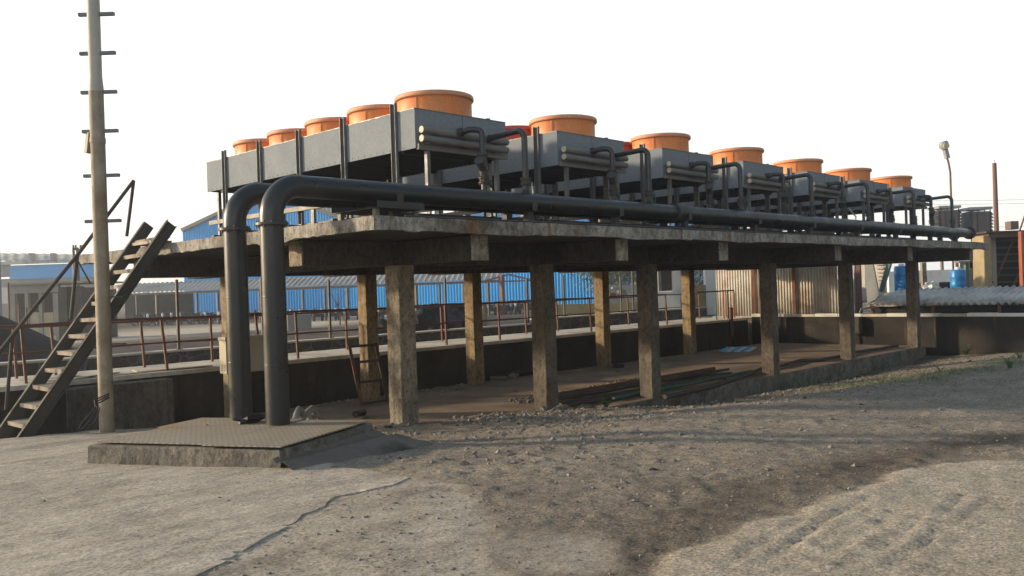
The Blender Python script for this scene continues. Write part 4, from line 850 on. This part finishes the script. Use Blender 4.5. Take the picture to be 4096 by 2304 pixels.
# ================================================================== BACKGROUND RIGHT
sf = thing('sheet_fence', 'rust streaked corrugated metal sheet fence standing on the end wall', 'fence', (21.3, 5, .9))
for k, (y0, y1) in enumerate(((7.72, 6.15), (6.12, 4.6), (4.57, 3.02))): mb().corr((21.3+.02*k, y0, .90), (0, -1, 0), (0, 0, 1), y0-y1, 2.35, .11, .018).build('sheet', 'old_sheet', sf)
for y in (6.13, 4.58): mb().box((21.24, y-.06, .88), (21.27, y+.06, 3.1)).build('cover_strip', 'rust', sf)
mb().box((21.1, 3.0, .86), (21.6, 7.8, .90)).build('sill', 'concrete_pale', sf)
sr = thing('lean_to_shed', 'low shed with grey corrugated cement roof behind the mouldy end wall', 'shed', (22, -2, 1))
mb().corr((21.15, 2.08, 1.275), (0, -1, 0), (3.4, 0, .44), 12, 3.43, .21, .045, .008).build('roof', 'asbestos', sr)
mb().box((21.5, -10, .99), (21.6, 1.9, 1.2)).build('beam', 'dark_void', sr); mb().box((21.9, -10, .85), (24.3, 1.9, 1.15)).build('body', 'dark_void', sr)
for y in np.arange(1.8, -10, -1.9): mb().box((21.25, y, .99), (21.33, y+.08, 1.24)).build('bracket', 'rust', sr)
mb().tube([(20.6, 2.25, -.2), (20.7, 2.2, .6), (21.0, 2.1, 1.15), (21.4, 1.8, 1.2)], .035, 10).build('drain_pipe', 'frame_steel', sr)
def quad_prism(px, xval, th, name, mat, parent=None):
    A_ = [plane(u, v, 'x', xval) for u, v in px]; m = MB(); n = len(A_); m.v = [tuple(a) for a in A_]+[(a[0]+th, a[1], a[2]) for a in A_]; m.f = [tuple(range(n)), tuple(range(2*n-1, n-1, -1))]+[(i, i+n, (i+1) % n+n, (i+1) % n) for i in range(n)]; m.sm = [False]*len(m.f); return m.build(name, mat, parent)
ct = thing('tower_base', 'tapering grey panelled machine base with slatted side behind the platform', 'machine base', (24, 2.5, 1))
quad_prism([(3457, 1040), (3488, 1040), (3516, 1180), (3471, 1235)], 24.8, .1, 'slanted_panel', 'grey_sheet', ct)
quad_prism([(3490, 1035), (3560, 1035), (3520, 1170), (3508, 1170)], 25.4, .05, 'slat_backing', 'asbestos', ct)
sl_ = MB()
for k in range(9):
    v = 1042+15*k; a_ = plane(3492+1.5*k, v, 'x', 25.3); b_ = plane(3552-4*k, v, 'x', 25.3); sl_.bar(a_, b_, .05, .06)
sl_.build('slats', 'old_sheet', ct)
a_, b_ = plane(3562, 1040, 'x', 25.2), plane(3524, 1168, 'x', 25.2); mb().bar(a_, b_, .16, .14).build('corner_strut', 'teal_steel', ct)
for u, mt, w_ in ((3437, 'brown_post', .16), (3422, 'frame_steel', .06)): a_ = plane(u, 1225, 'x', 23.5); mb().box((23.5, a_[1]-w_/2, .9), (23.6, a_[1]+w_/2, 3.3)).build('post', mt, ct)
quad_prism([(3445, 1040), (3458, 1040), (3462, 1150), (3447, 1150)], 25.6, .05, 'slat_backing', 'old_sheet', ct)
for k, (u, r_px, vt, lab) in enumerate(((3609, 29, 1064, 'blue plastic drum half hidden by the last front column'), (3833, 29, 1078, 'blue plastic drum standing clear behind the corrugated cement roof'))):
    c = plane(u, 1155, 'x', 26); dd = float((c-CAM) @ FW); zt_ = float(plane(u, vt, 'x', 26)[2]); r = r_px*dd/FPX; zb_ = float(plane(u, 1168, 'x', 26)[2]); h_ = zt_-zb_
    t = thing('drum', lab, 'drum', (c[0], c[1], zb_), 'blue drums behind the roof')
    mb().lathe((c[0], c[1], zb_), [(0, 0), (r*.95, 0), (r, .03), (r, h_*.3), (r*1.03, h_*.33), (r, h_*.36), (r, h_*.64), (r*1.03, h_*.67), (r, h_*.7), (r, h_*.93), (r*.85, h_*1.0), (0, h_*1.0)], 28).build('barrel', 'blue_drum', t)
    mb().lathe((c[0], c[1], zb_+h_), [(r*.4, 0), (r*.4, .09), (0, .09)], 16).build('lid', 'white_cloth', t)
    tag(mb().box((c[0]-.5, c[1]-.5, .8), (c[0]+.5, c[1]+.5, zb_-.002)).build('brick_stand', 'grey_wall', bevel=.02), 'rendered block stand under the '+('half hidden' if k == 0 else 'clear standing')+' blue drum', 'stand')
def vbox(name, mat, u0, u1, v0, v1, d, th, parent=None, z0=None, z1=None, bevel=0):
    """upright box facing the camera, its front between two image columns at distance d"""
    um, vm = (u0+u1)/2, (v0+v1)/2; a = site(u0, vm, d); b = site(u1, vm, d); z1 = float(site(um, v0, d)[2]) if z1 is None else z1; z0 = float(site(um, v1, d)[2]) if z0 is None else z0
    a = Vector((a[0], a[1], 0)); b = Vector((b[0], b[1], 0)); f = Vector((FW[0], FW[1], 0)).normalized()*th; m = MB()
    L = [a, b, b+f, a+f]; m.v = [(p.x, p.y, z0) for p in L]+[(p.x, p.y, z1) for p in L]; m.f = [(3, 2, 1, 0), (4, 5, 6, 7)]+[(i, (i+1) % 4, (i+1) % 4+4, i+4) for i in range(4)]; m.sm = [False]*6
    return m.build(name, mat, parent, bevel=bevel)
tw = thing('old_tower', 'old cooling structure with yellow brick pier and dark slatted interior at the right border', 'tower', tuple(site(4020, 1040, 33)))
vbox('pier', 'yellow_brick', 3936, 3968, 942, 1150, 32, .8, tw, z0=.85, bevel=.03); vbox('pier', 'grey_wall', 3969, 3986, 935, 1150, 32.6, .5, tw, z0=.85)
vbox('back_wall', 'dark_void', 3960, 4400, 930, 1150, 34.5, .2, tw, z0=.85)
for k in range(7): vbox('slat', 'dark_steel', 3984, 4400, 952+28*k, 958+28*k, 33.6, .5, tw)
vbox('top_beam', 'brown_post', 3955, 4400, 926, 941, 32, 1.0, tw); vbox('roof_edge', 'concrete_old', 3945, 4400, 918, 925, 31.8, 3, tw)
vbox('steel_column', 'orange_steel', 4088, 4104, 925, 1155, 31.5, .2, tw, z0=.85)
mb().tube([site(4052, 965, 33), site(3990, 1105, 33), site(3960, 1140, 32.4)], .035, 8).build('brace', 'rust', tw); mb().tube([site(4085, 1080, 33), site(4050, 1150, 33)], .03, 8).build('brace', 'rust', tw)
mb().tube([site(4078, 925, 32), site(4110, 830, 32)], .03, 8).build('handrail', 'rust', tw)
tag(vbox('water_tank', 'tower_brown', 4043, 4076, 884, 917, 33, .4, bevel=.02), 'small brown box tank on top of the old structure at right', 'tank')
for k, (u0, u1, v0, lab) in enumerate(((3748, 3852, 822, 'louvred cooling tower seen behind the end of the branch pipes'), (3874, 3978, 827, 'louvred cooling tower standing left of the brown post'))):
    D_ = 62; t = thing('louvre_tower', lab, 'cooling tower', tuple(site((u0+u1)/2, 1000, D_)), 'pair of louvred cooling towers'); u0 += 10; u1 -= 10; w_ = u1-u0
    vbox('core', 'tower_brown', u0+8, u1-8, v0+18, v0+115, D_+.2, 1.3, t); vbox('panel', 'dark_steel', u0+w_*.34, u1-w_*.24, v0+20, v0+112, D_-.02, .15, t); vbox('cap', 'grey_sheet', u0-2, u1+3, v0, v0+10, D_-.2, 1.8, t)
    for q in range(4): vbox('rail_post', 'dark_steel', u0+6+q*(w_-14)/3, u0+9+q*(w_-14)/3, v0+10, v0+19, D_, .05, t)
    for q in range(7):
        for sg, ue in ((-1, u0+6), (1, u1-6)):
            v = v0+18+q*13; a_ = Vector(site(ue, v, D_)); b_ = Vector(site(ue+sg*13, v+14, D_)); f = Vector((FW[0], FW[1], 0)).normalized(); m = MB().add([a_, b_, b_+f*1.4, a_+f*1.4], [(0, 1, 2, 3)]).add([a_+Vector((0, 0, .02)), b_+Vector((0, 0, .02)), b_+f*1.4+Vector((0, 0, .02)), a_+f*1.4+Vector((0, 0, .02))], [(3, 2, 1, 0)]); m.build('louvre', 'dark_steel', t)
    for ue in (u0+10, u1-14): vbox('leg', 'tower_brown', ue, ue+7, v0+112, 1180, D_+.4, .25, t, z0=.2)
p0, p1 = site(3993, 1120, 38), site(3983, 652, 38); tag(mb().tube([(p0[0], p0[1], .8), (p0[0], p0[1], p1[2])], [.115, .085], 16).tube([(p0[0]+.04, p0[1], p1[2]), (p0[0]+.04, p0[1], p1[2]+.16)], .01, 6).build('brown_post', 'brown_post'), 'tall plain brown steel post rising above the right end', 'post')
lp = thing('lamp_post', 'thin bent lamp post with a tilted floodlight head above the platform end', 'lamp post', tuple(site(3812, 1100, 36)))
b_ = site(3808, 930, 36); mb().tube([(b_[0], b_[1], .6), site(3808, 930, 36), site(3804, 780, 36), site(3801, 690, 36), site(3794, 650, 36), site(3788, 632, 36)], .042, 10).build('pole', 'brown_post', lp)
a_, b_ = Vector(site(3790, 634, 36)), Vector(site(3781, 600, 36)); mb().bar(a_, b_, .20, .16).build('gear_box', 'lamp_grey', lp, bevel=.02)
c_ = Vector(site(3773, 572, 36)); hd = mb(); ax = (c_-b_).normalized(); hd.tube([b_, b_.lerp(c_, .45), c_, c_+ax*.06], [.10, .20, .185, .15], 14); hd.build('lamp_head', 'lamp_grey', lp)
f_ = Vector((-FW[0], -FW[1], -.1)).normalized(); c2_ = b_.lerp(c_, .55)+f_*.19; mb().tube([c2_-f_*.04, c2_+f_*.015], .12, 16).build('lens', 'header_cap', lp)
tag(vbox('far_wall', 'white_wall', 3555, 3830, 1082, 1130, 52, .3, z0=.3), 'sunlit pale wall far behind the blue drums', 'wall')
tag(vbox('dark_wall', 'dark_void', 3680, 3900, 1128, 1165, 40, .3, z0=.5), 'low dark wall behind the corrugated cement roof', 'wall')
tag(vbox('concrete_post', 'concrete_column', 3690, 3707, 1050, 1135, 38, .2, z0=.6), 'square tan concrete post between the blue drums', 'post')
c = site(3722, 1146, 36); tag(mb().blob(tuple(c), (.42, .3, .2), .35, 12).build('white_bag', 'white_cloth'), 'heap of white sheeting behind the corrugated cement roof', 'sheeting')
sh = thing('corrugated_hut', 'small hut with pale corrugated roof left of the yellow brick pier', 'hut', tuple(site(3890, 1100, 35)))
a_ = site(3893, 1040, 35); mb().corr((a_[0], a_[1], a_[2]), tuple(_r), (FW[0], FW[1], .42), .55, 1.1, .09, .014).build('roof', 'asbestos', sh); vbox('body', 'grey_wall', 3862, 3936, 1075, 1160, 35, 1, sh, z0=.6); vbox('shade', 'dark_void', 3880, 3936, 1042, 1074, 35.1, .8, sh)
tag(vbox('dark_plate', 'frame_steel', 3836, 3890, 1043, 1050, 33, .4), 'flat grey plate under the last beam end at right', 'plate'); tag(vbox('steel_pillar', 'teal_steel', 3864, 3876, 1051, 1160, 33.2, .15, z0=.6), 'greenish steel leg under the flat grey plate', 'pillar')
for k, (v0, v1) in enumerate(((803, 790), (816, 806), (906, 900))):
    pts = [site(3600+60*i, v0+(v1-v0)*i/12+5*math.sin(math.pi*i/12), 75) for i in range(13)]; tag(mb().tube(pts, .012, 5).build('overhead_wire', 'dark_steel'), ['upper overhead wire passing the lamp post', 'overhead wire just below the upper one', 'lowest overhead wire near the louvred towers'][k], 'wire', 'overhead wires at right')
wb = thing('white_building', 'small white building with a dark window beyond the walkway', 'building', tuple(site(2680, 1280, 29)))
vbox('wall', 'white_wall', 2633, 2722, 1165, 1300, 35, 1.5, wb, z0=.8); vbox('wall', 'white_wall', 2690, 2722, 1040, 1164.5, 35, 1.5, wb); vbox('window', 'glass', 2645, 2688, 1040, 1164, 35.2, .1, wb); vbox('window_frame', 'header_pipe', 2633, 2644.5, 1040, 1164, 35.05, .2, wb)
vbox('roof', 'grey_sheet', 2628, 2726, 1030, 1039.5, 34.9, 1.7, wb)
tag(vbox('white_pillar', 'white_wall', 2823, 2868, 1030, 1262, 36, .35, z0=.85), 'white painted wall end beside the corrugated sheet fence', 'pillar')
tag(vbox('rubble_hut', 'yellow_brick', 2765, 2822, 1140, 1262, 36, .5, z0=.85), 'tan stone wall piece seen left of the white pillar', 'wall')
# scrap gap
tag(vbox('yard_wall', 'grey_wall', 2400, 2640, 1138, 1215, 56, .3, z0=.3), 'grey yard wall seen through the gap beyond the stone wall', 'wall')
tag(vbox('yard_wall', 'yellow_brick', 2200, 2640, 1212, 1268, 38, .3, z0=.3), 'low tan stone yard wall below the blue sheet wall', 'wall')
for k, (u, v, w_, h_, mt, lab) in enumerate(((2452, 1180, 26, 16, 'rust', 'rusty red scrap box in the gap'), (2490, 1170, 30, 24, 'tower_brown', 'brown scrap crate stacked in the gap'), (2520, 1185, 22, 22, 'grey_sheet', 'grey scrap panel in the gap'), (2545, 1188, 12, 14, 'white_wall', 'white scrap box in the gap'), (2470, 1152, 40, 8, 'frame_steel', 'flat stacked slab of scrap above the brown crate'))):
    tag(vbox('scrap', mt, u-w_/2, u+w_/2, v-h_/2, v+h_/2, 50, .8, z0=None, bevel=.02), lab, 'scrap', 'scrap heap in the gap')
# ================================================================== BACKGROUND LEFT
def corr_gable(name, mat, u0, u1, d0, d1, zb_, ztops, parent=None, pitch=.3, amp=.05):
    a = site(u0, 1150, d0); b = site(u1, 1150, d1); a = np.array((a[0], a[1])); b = np.array((b[0], b[1])); L = np.linalg.norm(b-a); du = (b-a)/L; nn = np.array((du[1], -du[0])); m = MB(); n = int(L/pitch*4)
    for i in range(n+1):
        f = i/n; p = a+(b-a)*f+nn*(amp if (i % 4) in (1, 2) else 0); zt = np.interp(f, [q[0] for q in ztops], [q[1] for q in ztops]); m.v += [(p[0], p[1], zb_), (p[0], p[1], zt)]
    for i in range(n): o = 2*i; m.f.append((o, o+2, o+3, o+1)); m.sm.append(False)
    m.build(name, mat, parent); return a, b
def zat(u, v, d): return float(site(u, v, d)[2])
bb = thing('blue_warehouse', 'large gabled warehouse clad in blue corrugated sheet behind the platform', 'warehouse', tuple(site(1500, 1240, 90)))
D0 = lambda u: 92-(u-737)*.006
zp = [(0, zat(737, 917, 92)), ((1062-737)/663, zat(1062, 768, 90)), (1, zat(1400, 878, 88))]
corr_gable('gable_wall', 'blue_sheet', 737, 1400, 92, 88, .2, zp, bb, .3, .06)
corr_gable('side_wall', 'blue_sheet', 1401, 2374, 88, 80, .2, [(0, zat(1401, 1010, 88)), (1, zat(2374, 1000, 80))], bb, .3, .06)
def edge_strip(pa, pb, w_, name, mat, par): return mb().bar(pa, pb, w_, w_).build(name, mat, par)
A_, Bp, Cp = Vector(site(728, 921, 91.8)), Vector(site(1062, 764, 89.7)), Vector(site(1410, 884, 87.6)); edge_strip(A_, Bp, .35, 'roof_edge', 'frame_steel', bb); edge_strip(Bp, Cp, .35, 'roof_edge', 'frame_steel', bb)
fv = Vector((FW[0], FW[1], 0)).normalized()*40
MB().add([A_, Bp, Bp+fv, A_+fv], [(0, 1, 2, 3)]).add([Bp, Cp, Cp+fv, Bp+fv], [(0, 1, 2, 3)]).build('roof', 'grey_sheet', bb)
vbox('body', 'grey_wall', 745, 2370, 1020, 1240, 93, 20, bb, z0=.1)
gb = thing('grey_warehouse', 'pale grey gabled warehouse rising behind the blue gable', 'warehouse', tuple(site(1450, 1200, 118)))
corr_gable('gable_wall', 'grey_sheet', 1010, 1800, 118, 112, .2, [(0, zat(1010, 860, 118)), (.22, zat(1180, 785, 117)), (.94, zat(1760, 866, 112)), (1, zat(1800, 873, 112))], gb, .5, .04)
vbox('body', 'grey_sheet', 1015, 1795, 880, 1240, 119, 15, gb, z0=.1)
lb = thing('long_warehouse', 'long distant blue clad shed glimpsed between deck and pipes', 'warehouse', tuple(site(2400, 1150, 130)))
corr_gable('wall', 'blue_sheet', 1885, 2990, 132, 138, .2, [(0, zat(1885, 850, 132)), (1, zat(2990, 888, 138))], lb, .6, .1); vbox('body', 'grey_sheet', 1890, 2985, 905, 1150, 140, 18, lb, z0=.1)
# motorcycle shelter
ms = thing('parking_shelter', 'long open shelter with pale corrugated roof over parked motorcycles', 'shelter', tuple(site(1200, 1290, 72)))
e0, e1_ = Vector(site(506, 1170, 74)), Vector(site(2000, 1115, 66)); r0, r1_ = Vector(site(556, 1133, 79)), Vector(site(2010, 1078, 71))
def corr_quad(a, b, c, d_, pitch, amp, name, mat, par):
    L = (b-a).length; n = int(L/pitch*4); m = MB()
    for i in range(n+1):
        f = i/n; z = amp*math.sin(i*math.pi/2); m.v += [tuple(a.lerp(b, f)+Vector((0, 0, z))), tuple(d_.lerp(c, f)+Vector((0, 0, z))), tuple(a.lerp(b, f)+Vector((0, 0, z-.05)))]
    for i in range(n): o = 3*i; m.f += [(o, o+3, o+4, o+1), (o+2, o+5, o+3, o)]; m.sm += [True, False]
    return m.build(name, mat, par)
corr_quad(e0, e1_, r1_, r0, .45, .05, 'roof', 'grey_sheet', ms)
mb().bar(e0-Vector((0, 0, .18)), e1_-Vector((0, 0, .18)), .15, .18).build('eave_beam', 'dark_steel', ms)
for k in range(17):
    f = .03+.94*k/16; p = e0.lerp(e1_, f); mb().bar((p.x, p.y, .2), (p.x, p.y, p.z-.28), .22 if k % 3 == 1 else .12, .16).build('post', 'dark_steel', ms)
vbox('back_wall', 'concrete_dark', 500, 770, 1172, 1290, 80, .3, ms, z0=.2); vbox('low_wall', 'concrete_dark', 770, 2200, 1234, 1295, 79, .3, ms, z0=.2)
gp = [Vector(site(1925, 1128, 64)), Vector(site(2035, 1098, 64)), Vector(site(2135, 1122, 64))]; mb().bar(gp[0], gp[1], .15, .12).bar(gp[1], gp[2], .15, .12).bar(gp[0], gp[2], .1, .1).build('end_truss', 'brown_post', ms)
p = site(2008, 1150, 64); mb().bar((p[0], p[1], .2), (p[0], p[1], gp[1].z), .28, .28).build('post', 'brown_post', ms)
# motorcycles
def make_bike():
    t = thing('motorcycle', 'dark parked motorcycle in the row under the shelter roof', 'motorcycle', (0, 0, 0), 'motorcycles parked in a row')
    for x in (-.62, .62):
        w_ = mb()
        pts = [(x+.29*math.cos(a), 0, .3+.29*math.sin(a)) for a in [2*math.pi*i/14 for i in range(15)]]; w_.tube(pts, .05, 6, False); w_.tube([(x, -.05, .3), (x, .05, .3)], .07, 8)
        for i in range(6): a = math.pi*i/3; w_.bar((x, 0, .3), (x+.27*math.cos(a), 0, .3+.27*math.sin(a)), .012, .012)
        w_.build('wheel', 'rubber', t)
    mb().blob((.12, 0, .78), (.27, .13, .13), .05, 1).bar((.35, 0, .8), (-.2, 0, .72), .12, .1).bar((.45, 0, .9), (.62, 0, .3), .1, .05).blob((0, 0, .45), (.30, .15, .24), .1, 2).blob((.28, 0, .62), (.16, .12, .2), .1, 4).bar((-.2, 0, .7), (-.8, 0, .62), .16, .16).build('body', 'dark_steel', t); mb().blob((.60, 0, .80), (.10, .10, .16), .08, 6).bar((.62, 0, .64), (.72, 0, .58), .12, .03).build('white_glint', 'white_cloth', t)  # white front piece added as a painted glint on the dark bike
    mb().bar((-.15, 0, .82), (-.75, 0, .86), .22, .09).build('seat', 'rubber', t)
    mb().tube([(.38, -.34, 1.06), (.45, -.1, 1.0), (.45, .1, 1.0), (.38, .34, 1.06)], .018, 6).bar((.45, 0, 1.0), (.5, 0, .75), .04, .04).build('handlebar', 'galvanised', t)
    mb().blob((.55, 0, .93), (.08, .09, .09), .05, 3).tube([(-.1, .14, .3), (-.85, .16, .36)], .045, 8).build('headlight', 'galvanised', t)
    return t
bk = make_bike(); index_tree(); rr = random.Random(8)
for k in range(34):
    o = bk if k == 0 else copy_tree(bk); f = k/33; u = 560+f*1520+rr.uniform(-8, 8); d_ = 71-7*f+rr.uniform(-.6, .6); p = site(u, 1290, d_)
    zz = float(height(p[0], p[1])); o.location = (p[0], p[1], zz); o.rotation_euler = (0, 0, YAW+rr.uniform(-.35, .35)+(math.pi if k % 5 else 0))
# small sparse trees
def tree(p, h, cr, n, seed, lab, leaf='dry_leaf', tr=.05, crown_n=5, ls=1.):
    rr = random.Random(seed); t = thing('tree', lab, 'tree', tuple(p), None); s_ = MB(); l_ = MB(); p = Vector(p); tips = []
    mid = p+Vector((rr.uniform(-.1, .1)*h, 0, h*.45)); s_.tube([p, p.lerp(mid, .5)+Vector((.03*h, 0, 0)), mid], [tr, tr*.8, tr*.6], 8)
    for k in range(crown_n):
        a = 2*math.pi*k/crown_n+rr.random(); q = p+Vector((math.cos(a)*cr*rr.uniform(.4, .9), math.sin(a)*cr*rr.uniform(.4, .9), h*rr.uniform(.65, 1))); s_.tube([mid, mid.lerp(q, .5)+Vector((0, 0, .05*h)), q], [tr*.5, tr*.3, tr*.1], 6); tips.append(q)
    for k in range(n):
        c = tips[rr.randrange(len(tips))]+Vector((rr.gauss(0, 1), rr.gauss(0, 1), rr.gauss(0, .8)))*cr*.33; s = cr*rr.uniform(.025, .055)*ls; a = Vector((rr.uniform(-1, 1), rr.uniform(-1, 1), rr.uniform(-1, 1))).normalized(); b = a.cross(Vector((0, 0, 1))).normalized(); l_.add([c-a*s, c+b*s*.5, c+a*s, c-b*s*.5], [(0, 1, 2, 3)])
    s_.build('trunk', 'bark', t); l_.build('crown', leaf, t); return t
p = site(1360, 1290, 55); tree((p[0], p[1], .2), 2.7, 1.0, 420, 3, 'small sparse dry tree in front of the blue wall between posts')
p = site(2455, 1260, 75); tree((p[0], p[1], .2), 4.4, 2.8, 2600, 4, 'dusty bushy tree beyond the scrap gap', 'dry_leaf', .12, 8, 1.6)
p = site(2560, 1260, 80); tree((p[0], p[1], .2), 4.2, 3.0, 2600, 5, 'dusty wide tree partly hidden by a front column', 'dry_leaf', .12, 8, 1.6)
p = site(2795, 1260, 60); tree((p[0], p[1], .2), 3.8, 2.0, 1500, 6, 'dusty tree left of the white pillar', 'dry_leaf', .1, 7, 1.6)
for k in range(4):
    p = site(590+55*k, 1250, 130); o = tree((p[0], p[1], .2), 4.2+.4*(k % 2), 1.2, 40, 40+k, 'bare leafless tree of four far beyond the shelter roof', 'bark', .12, 6); o['group'] = 'bare trees far away'
# black heap, gas cylinder, dark bushes
p = plane(1770, 1308, 'y', 11.5); hp_ = MB().blob((p[0], p[1], 1.0), (1.25, .9, .75), .16, 4, seg=26, rings=12); tag(hp_.build('coal_heap', 'coal'), 'black coal heap behind the stone wall', 'heap')
p = plane(1520, 1330, 'y', 12); tag(MB().blob((p[0], p[1], .9), (.42, .4, .5), .2, 6, seg=16, rings=9).build('coal_heap', 'coal'), 'small black mound between the first yellow lit columns', 'heap')
p = plane(1948, 1300, 'y', 9.95); gc = thing('gas_cylinder', 'tan gas cylinder standing upright behind the stone wall', 'gas cylinder', (p[0], 9.95, 1.0))
mb().lathe((p[0], 10.1, .95), [(0, 0), (.10, 0), (.115, .03), (.115, .62), (.09, .70), (.04, .74), (0, .75)], 20).build('body', 'pole_paint', gc); mb().lathe((p[0], 10.1, 1.69), [(.03, 0), (.03, .06), (.05, .07), (.05, .10), (0, .10)], 12).build('valve', 'rust', gc)
# brick stack
p = site(1170, 1285, 45); tag(mb().box((p[0]-.7, p[1]-.7, .2), (p[0]+.7, p[1]+.7, 1.25)).build('brick_stack', 'grey_wall', bevel=.05), 'grey stack of blocks in the yard just right of the risers', 'block stack')
# soil pile and pipe ring
m = MB(); c = np.array(plane(-60, 1440, 'y', 12.5)); n = 60
for i in range(n+1):
    for j in range(n+1):
        x = c[0]-3.2+6.4*i/n; y = c[1]-2.6+5.2*j/n; r_ = math.hypot((x-c[0])/2.35, (y-c[1])/1.9); z = .80+1.30*max(0, 1-r_)**1.0+.10*float(fbm(np.array(x*2.), np.array(y*2.), 4))-.12*max(0, r_-.9); m.v.append((x, y, z))
for i in range(n):
    for j in range(n): a = i*(n+1)+j; m.f.append((a, a+n+1, a+n+2, a+1)); m.sm.append(True)
tag(m.build('soil_pile', 'soil'), 'dark brown soil heap behind the railing at the left border', 'soil heap')
c = Vector(site(150, 1322, 38)); ax = Vector((FW[0], FW[1], 0)).normalized(); ax = (ax*.8+Vector((_r[0], _r[1], 0))*.6).normalized(); rg = MB(); ri, ro = .17, .21
gz = hz(c.x, c.y); c.z = gz+ro
rg.tube([c, c+ax*.7], ro, 24, False).tube([c+ax*.7, c], ri, 24, False); s1 = Vector((ax.y, -ax.x, 0))
vs = []; 
for k in range(24): a = 2*math.pi*k/24; dd = s1*math.cos(a)+Vector((0, 0, math.sin(a))); vs += [c+dd*ri, c+dd*ro]
rg.add(vs, [(2*k, 2*k+1, (2*k+3) % 48, (2*k+2) % 48) for k in range(24)]); tag(rg.build('pipe_ring', 'concrete_pale'), 'short concrete pipe lying on the yard at left, open end showing', 'concrete pipe')
# unfinished grey building
ub = thing('unfinished_building', 'unfinished grey rendered building with empty window openings at left', 'building', tuple(site(130, 1280, 46)))
us = [38, 60, 100, 113, 155, 168, 212, 233]; vbox('lintel', 'grey_wall', 38, 233, 1136, 1172, 46, .25, ub)
for a_, b_ in ((0, 1), (2, 3), (4, 5), (6, 7)): vbox('pier', 'grey_wall', us[a_], us[b_], 1172.5, 1290, 46, .25, ub, z0=.2)
for a_, b_ in ((3, 4), (5, 6)): vbox('sill_wall', 'cream_paint', us[a_]+.3, us[b_]-.3, 1250, 1290, 46.1, .2, ub, z0=.2)
vbox('back_wall', 'dark_void', 38, 330, 1150, 1290, 50, .3, ub, z0=.2); vbox('roof_slab', 'grey_wall', 30, 335, 1128, 1135.5, 45.7, 5, ub); vbox('side_wall', 'concrete_old', 234, 268, 1150, 1290, 46, 4, ub, z0=.2); vbox('side_wall', 'concrete_old', 290, 330, 1150, 1290, 46, 4, ub, z0=.2); vbox('door_opening', 'dark_void', 268.5, 289.5, 1185, 1290, 46.8, .2, ub, z0=.2)  # back wall and door panel coloured near-black, interior shade painted in
tag(vbox('white_signboard', 'white_wall', 4, 36, 1150, 1215, 50, .1, z0=None), 'white board at the left border beside the unfinished building', 'board')
fs = thing('far_shed', 'large distant shed with pale roof and blue band behind the unfinished building', 'shed', tuple(site(150, 1150, 105)))
vbox('blue_band', 'blue_sheet', 38, 420, 1056, 1112, 105, .3, fs); vbox('band', 'grey_sheet', -200, 37, 1056, 1112, 105, .3, fs); vbox('lower_wall', 'grey_wall', -200, 420, 1112.5, 1260, 105.2, .3, fs, z0=.2); vbox('fascia', 'asbestos', -200, 430, 1042, 1055.5, 104.5, .5, fs)
a_, b_, c_, d_ = [Vector(site(u, v, dd)) for u, v, dd in ((-200, 1041, 104.6), (430, 1045, 104.6), (430, 1018, 120), (-200, 1010, 120))]; corr_quad(a_, b_, c_, d_, 1.2, .06, 'roof', 'asbestos', fs)
for u in (-40, 118, 205): vbox('ridge_vent', 'grey_sheet', u-5, u+5, 1012, 1040, 103.8, 1, fs)
tp = thing('transformer_pole', 'distant electricity pole with insulators left of the climbing pole', 'electric pole', tuple(site(307, 1200, 60)))
for u in (300, 316): p = site(u, 1200, 60); mb().bar((p[0], p[1], .2), (p[0], p[1], zat(u, 990, 60)), .14, .14).build('pole', 'dark_steel', tp)
for v in (998, 1028): mb().bar(site(290, v, 60), site(332, v, 60), .1, .1).build('crossarm', 'dark_steel', tp)
for u in (293, 303, 322, 330): mb().tube([site(u, 998, 60), site(u, 980, 60)], .06, 6).build('insulator', 'dark_steel', tp)
p = site(3, 1300, 30); tag(mb().tube([(p[0], p[1], .3), (p[0], p[1], zat(3, 1000, 30)), (p[0], p[1], zat(3, 700, 30))], [.06, .055, .05], 10).build('grey_pole', 'lamp_grey'), 'slim grey pole cut by the left border', 'pole')
for k, (u, v0, v1, d_) in enumerate(((35, 1130, 1290, 40), (75, 1215, 1300, 38), (105, 1230, 1300, 39))): p = site(u, 1200, d_); tag(mb().bar((p[0], p[1], .3), (p[0], p[1], zat(u, v0, d_)), .07, .07).build('yard_post', 'rust'), ['tallest rusty post before the unfinished building', 'short rusty post left of the pipe ring', 'short rusty post nearest the pipe ring'][k], 'post')
# ================================================================== HAZE
if True:
    hz_b = mb().box((-60, -60, -2.2), (165, 185, 17)).build('haze', 'glass', kind='stuff'); m = bpy.data.materials.new('haze'); m.use_nodes = True; n_ = m.node_tree; n_.nodes.clear(); o_ = n_.nodes.new('ShaderNodeOutputMaterial'); v_ = n_.nodes.new('ShaderNodeVolumePrincipled')
    v_.inputs['Color'].default_value = (.93, .95, .97, 1); v_.inputs['Density'].default_value = .0020; v_.inputs['Anisotropy'].default_value = .72; n_.links.new(v_.outputs[0], o_.inputs['Volume']); hz_b.data.materials.clear(); hz_b.data.materials.append(m); hz_b['label'] = 'thin pale haze over the yard'; hz_b['category'] = 'haze'
